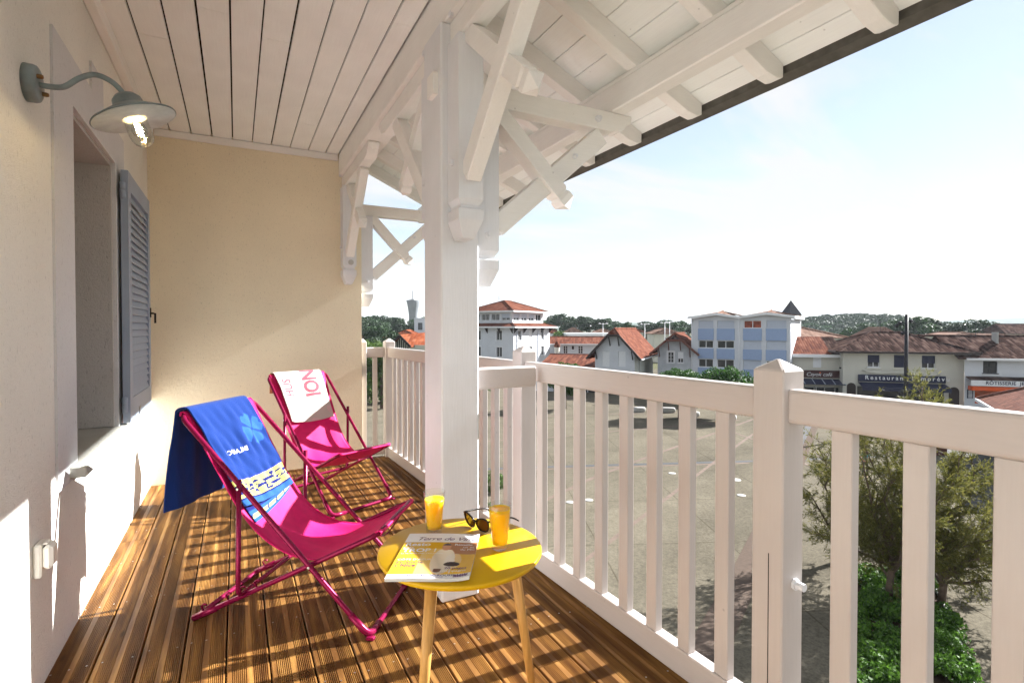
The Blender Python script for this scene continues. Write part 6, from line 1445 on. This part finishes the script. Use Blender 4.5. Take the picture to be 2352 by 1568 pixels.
for i in range(800):
    px = rng.uniform(1815, 2125); t = rng.uniform(0.03, 0.55); dd = 290 + 160 * t; hy = np.interp(px, [p[0] for p in HP], [p[1] for p in HP]); h = CAMZ + (HORY - hy) * 290 / FPX - GZ
    z = GZ - 1 + (h + 1) * math.sin(math.pi * t) ** 0.8 - rng.uniform(0.5, 3.0); p = at(px, dd, z); C.append(tuple(p)); Rr.append(rng.uniform(2.2, 4.2))
V = leaves(rng, C, Rr, 130000, 0.75, 0.65, shell=0.75)
o = bpy.data.objects.new('hill_wood', leafmesh('hill_wood', V, LM['pine'])); COL.objects.link(o); tag(o, 'dense pine wood covering the low hill behind the church hall', 'wood', kind='stuff')
ridge_m = simple('far_forest', (0.05, 0.08, 0.05), 1.0, spec=0.0, var=0.4, scale=0.02, detail=8)
hillmesh('far_ridge', 2050, 2500, 2300, [(2050, 752), (2120, 742), (2150, 735), (2200, 731), (2260, 730), (2310, 727), (2352, 724), (2500, 722)], 900, ridge_m)
hillmesh('far_ridge', 1380, 1640, 1900, [(1380, 752), (1410, 742), (1440, 738), (1500, 741), (1560, 745), (1640, 751)], 600, ridge_m)
hillmesh('far_ridge', 700, 1300, 1700, [(700, 748), (820, 744), (1000, 747), (1300, 750)], 600, ridge_m)
# ---- tamarisk trees
def tamarisk(name, label, base, H, spread, lean, seed, nb=9, nleaf=26000, elmin=0.2):
    rng = np.random.default_rng(seed); t = empty(name, base, 0, label, 'tree', None); segs = []
    segs.append(([(0, 0, -0.05), (0.03 * H * lean[0], 0.03 * H * lean[1], 0.10 * H), (0.06 * H * lean[0], 0.06 * H * lean[1], 0.20 * H)], 0.12, 0.09))
    b0 = Vector((0.06 * H * lean[0], 0.06 * H * lean[1], 0.20 * H)); pts = []; dirs = []
    for i in range(nb):
        a = i * 2.39996 + rng.uniform(-0.3, 0.3); el = elmin + (1.45 - elmin) * ((i + 0.5) / nb) ** 0.8; L = H * rng.uniform(0.66, 0.80) * (0.62 + 0.38 * math.sin(el))
        d = Vector((math.cos(a) * math.cos(el) * spread + lean[0] * 0.12, math.sin(a) * math.cos(el) * spread + lean[1] * 0.12, math.sin(el)))
        start = b0 * rng.uniform(0.45, 1.0); P = [start]
        for k in range(1, 9):
            q = k / 8; P.append(start + d * L * q + Vector((rng.normal() * 0.09, rng.normal() * 0.09, rng.normal() * 0.06 - 0.35 * q * q * (1.2 - math.sin(el)))))
        segs.append((P, 0.050, 0.008))
        for k in range(26):
            q = rng.uniform(0.08, 1.0); f = q * 8; j = min(7, int(f)); s0 = P[j].lerp(P[j + 1], f - j); dd = (d.normalized() * 0.9 + Vector(rng.normal(size=3)) * 0.75).normalized(); l2 = H * rng.uniform(0.06, 0.20) * (1.15 - 0.5 * q)
            P2 = [s0, s0 + dd * l2 * 0.5 + Vector((0, 0, 0.04)), s0 + dd * l2 + Vector((0, 0, -0.03))]; segs.append((P2, 0.010, 0.002))
            for _ in range(12):
                u = rng.uniform(0.1, 1.05); pts.append(s0 + dd * l2 * u); dirs.append((dd + Vector(rng.normal(size=3)) * 0.7 + Vector((0, 0, 0.15))).normalized())
    tm = trunkmesh('trunk', segs, M['bark'], 5); link_mesh('trunk', tm, t)
    # feathery sprays: each a plume of hair-fine blades, plumes differ in length and droop
    pts = np.array(pts); dirs = np.array(dirs); m = len(pts); per = max(1, nleaf // m); idx = np.repeat(np.arange(m), per); n = len(idx)
    pl = (0.16 + 0.22 * rng.random(m)) * H / 6.5
    al = rng.random(n); base_ = pts[idx] + dirs[idx] * (al * pl[idx])[:, None]
    d = dirs[idx] * 1.0 + rng.normal(size=(n, 3)) * 0.42; d[:, 2] -= 0.10; d /= np.linalg.norm(d, axis=1)[:, None]
    l = (0.05 + 0.07 * rng.random(n))[:, None] * H / 6.5; s_ = np.cross(d, rng.normal(size=(n, 3))); s_ /= np.linalg.norm(s_, axis=1)[:, None]; wd = (0.0042 + 0.0045 * rng.random(n))[:, None]
    V = np.stack([base_ - s_ * wd * 0.6, base_ + s_ * wd * 0.6, base_ + d * l + s_ * wd, base_ + d * l - s_ * wd], 1).reshape(-1, 3)
    link_mesh('crown', leafmesh('crown', V, LM['tam']), t); return t
tamarisk('tamarisk_tree', 'tall feathery tamarisk rising from the green planting bed before the restaurant', onground(2046, 1392), 7.3, 0.66, (0.75, 0.1), 3, 17, 85000, 0.1)
tamarisk('tamarisk_tree', 'wide spreading tamarisk leaning over the pale path by the pavilion shadow', onground(2168, 1395), 5.6, 0.95, (0.7, -0.1), 8, 14, 80000, 0.05)
tamarisk('tamarisk_tree', 'slim tamarisk with amber tips beside the tall railing post', onground(1945, 1290), 5.4, 0.55, (-0.6, 0.2), 21, 6, 30000, 0.5)
# ---- planting bed
def inpoly(p, P):
    c = False; j = len(P) - 1
    for i in range(len(P)):
        if ((P[i][1] > p[1]) != (P[j][1] > p[1])) and p[0] < (P[j][0] - P[i][0]) * (p[1] - P[i][1]) / (P[j][1] - P[i][1] + 1e-12) + P[i][0]: c = not c
        j = i
    return c
bedpx = [(1958, 1345), (2060, 1325), (2150, 1345), (2195, 1430), (2240, 1568), (2275, 1700), (1990, 1700), (1965, 1500)]
BP = [onground(*p) for p in bedpx]
bed = mk('planting_bed', [(p.x, p.y, GZ + 0.02) for p in BP], [tuple(range(len(BP)))], simple('bed_soil', (0.07, 0.045, 0.03), 0.95, var=0.3, scale=3)); tag(bed, kind='structure')
for i in range(len(BP)):
    p, q = BP[i], BP[(i + 1) % len(BP)]; beam('kerb_stone', (p.x, p.y, GZ + 0.05), (q.x, q.y, GZ + 0.05), 0.10, 0.10, M['concrete'], bed, 0.01)
rng = np.random.default_rng(9); C = []; Rr = []; pol = [(p.x, p.y) for p in BP]; xs = [p[0] for p in pol]; ys = [p[1] for p in pol]
while len(C) < 360:
    p = (rng.uniform(min(xs), max(xs)), rng.uniform(min(ys), max(ys)))
    if inpoly(p, pol) and math.sin(p[0] * 2.1 + 1) * math.sin(p[1] * 1.7) > -0.5: C.append((*p, GZ + rng.uniform(0.08, 0.42))); Rr.append(rng.uniform(0.12, 0.30))
V = leaves(rng, C, Rr, 42000, 0.052, 0.8, shell=0.6)
o = bpy.data.objects.new('ground_cover', leafmesh('ground_cover', V, LM['cover'])); COL.objects.link(o); tag(o, 'bright green leafy ground cover filling the planting bed', 'ground cover', kind='stuff')
# planter by the pavilion and a few shrubs below the balcony
pb = site('planter_box', 'brick planter box with a small green shrub by the pavilion', 'planter', 2128, 36, 0); box('box', -0.2, 1.1, -0.5, 0.7, 0, 0.75, M['brownwood'], pb); c_, k_ = tree_var('bush', 1); link_mesh('shrub', c_, pb, (0.3, 0.1, 0.55), 0, (1.4, 1.4, 1.3))
for i, (px, py, hh, lb) in enumerate(((1106, 1220, 1.5, 'green shrub below the balcony seen between the first balusters'), (1128, 1130, 1.3, 'second green shrub below the balcony, further along'), (1112, 905, 2.0, 'green shrub at the foot of the corner building'))):
    t = empty('garden_shrub', onground(px, py), i, lb, 'shrub'); c_, k_ = tree_var('bush', i % 3); link_mesh('crown', c_, t, (0, 0, -0.2), 0, (hh * 1.2, hh * 1.2, hh)); link_mesh('trunk', k_, t, scale=(hh, hh, hh))

# ---- passer-by behind the tamarisk
def person(base, rz):
    sk = empty('person', base, rz, 'person in a teal top standing on the square behind the tamarisk', 'person')
    def skin(name, P, E, Rr, mat, parent, root=0):
        me = bpy.data.meshes.new(name); me.from_pydata(P, E, []); o = bpy.data.objects.new(name, me); COL.objects.link(o); o.parent = parent
        m = o.modifiers.new('skin', 'SKIN'); o.modifiers.new('smooth', 'SUBSURF').levels = 1; o.modifiers['smooth'].render_levels = 1
        for v, r_ in zip(me.skin_vertices[0].data, Rr): v.radius = (r_, r_ * 0.85); v.use_root = False
        me.skin_vertices[0].data[root].use_root = True; me.materials.append(mat); return o
    P = [(0, 0, 0.92), (0, 0, 1.15), (0, 0, 1.38), (0, 0, 1.47), (0, 0.01, 1.60), (0, 0.0, 1.70), (-0.17, 0, 1.38), (-0.22, 0.02, 1.10), (-0.21, 0.12, 0.88), (0.17, 0, 1.38), (0.23, 0.0, 1.10), (0.24, 0.08, 0.86), (-0.09, 0, 0.86), (-0.10, 0.02, 0.47), (-0.10, -0.03, 0.06), (-0.10, 0.12, 0.03), (0.09, 0, 0.86), (0.11, 0.05, 0.47), (0.12, -0.02, 0.06), (0.12, 0.13, 0.03)]
    E = [(0, 1), (1, 2), (2, 3), (3, 4), (4, 5), (2, 6), (6, 7), (7, 8), (2, 9), (9, 10), (10, 11), (0, 12), (12, 13), (13, 14), (14, 15), (0, 16), (16, 17), (17, 18), (18, 19)]
    Rr = [0.13, 0.125, 0.13, 0.055, 0.085, 0.07, 0.055, 0.045, 0.035, 0.055, 0.045, 0.035, 0.085, 0.06, 0.042, 0.035, 0.085, 0.06, 0.042, 0.035]
    sm = simple('skin_tone', (0.42, 0.22, 0.14), 0.6)
    skin('body', P, E, Rr, sm, sk)
    skin('teal_top', [P[0], P[1], P[2], (-0.17, 0, 1.38), (-0.205, 0.01, 1.22), (0.17, 0, 1.38), (0.21, 0, 1.22)], [(0, 1), (1, 2), (2, 3), (3, 4), (2, 5), (5, 6)], [0.145, 0.14, 0.142, 0.07, 0.06, 0.07, 0.06], simple('teal_cloth', (0.05, 0.22, 0.26), 0.9), sk)
    skin('trousers', [(0, 0, 0.93), (-0.09, 0, 0.86), (-0.10, 0.02, 0.47), (-0.10, -0.03, 0.12), (0.09, 0, 0.86), (0.11, 0.05, 0.47), (0.12, -0.02, 0.12)], [(0, 1), (1, 2), (2, 3), (0, 4), (4, 5), (5, 6)], [0.14, 0.095, 0.07, 0.055, 0.095, 0.07, 0.055], simple('dark_trousers', (0.03, 0.035, 0.05), 0.9), sk)
    skin('hair', [(0, -0.015, 1.62), (0, -0.01, 1.72)], [(0, 1)], [0.098, 0.07], simple('auburn_hair', (0.22, 0.08, 0.03), 0.7), sk)
person(onground(1990, 1098), 2.2)
# ---- summer haze over the town
hz = bpy.data.materials.new('haze_air'); hz.use_nodes = True; hn = hz.node_tree.nodes; hl = hz.node_tree.links; hn.clear()
ho = hn.new('ShaderNodeOutputMaterial'); hv = hn.new('ShaderNodeVolumePrincipled'); hv.inputs['Color'].default_value = (0.86, 0.92, 1.0, 1); hv.inputs['Density'].default_value = 0.00018; hv.inputs['Anisotropy'].default_value = 0.0; hl.new(hv.outputs[0], ho.inputs['Volume'])
hb = box('haze', -4200, 4200, -4200, 4200, GZ - 1.5, 105.0, hz); tag(hb, kind='stuff')
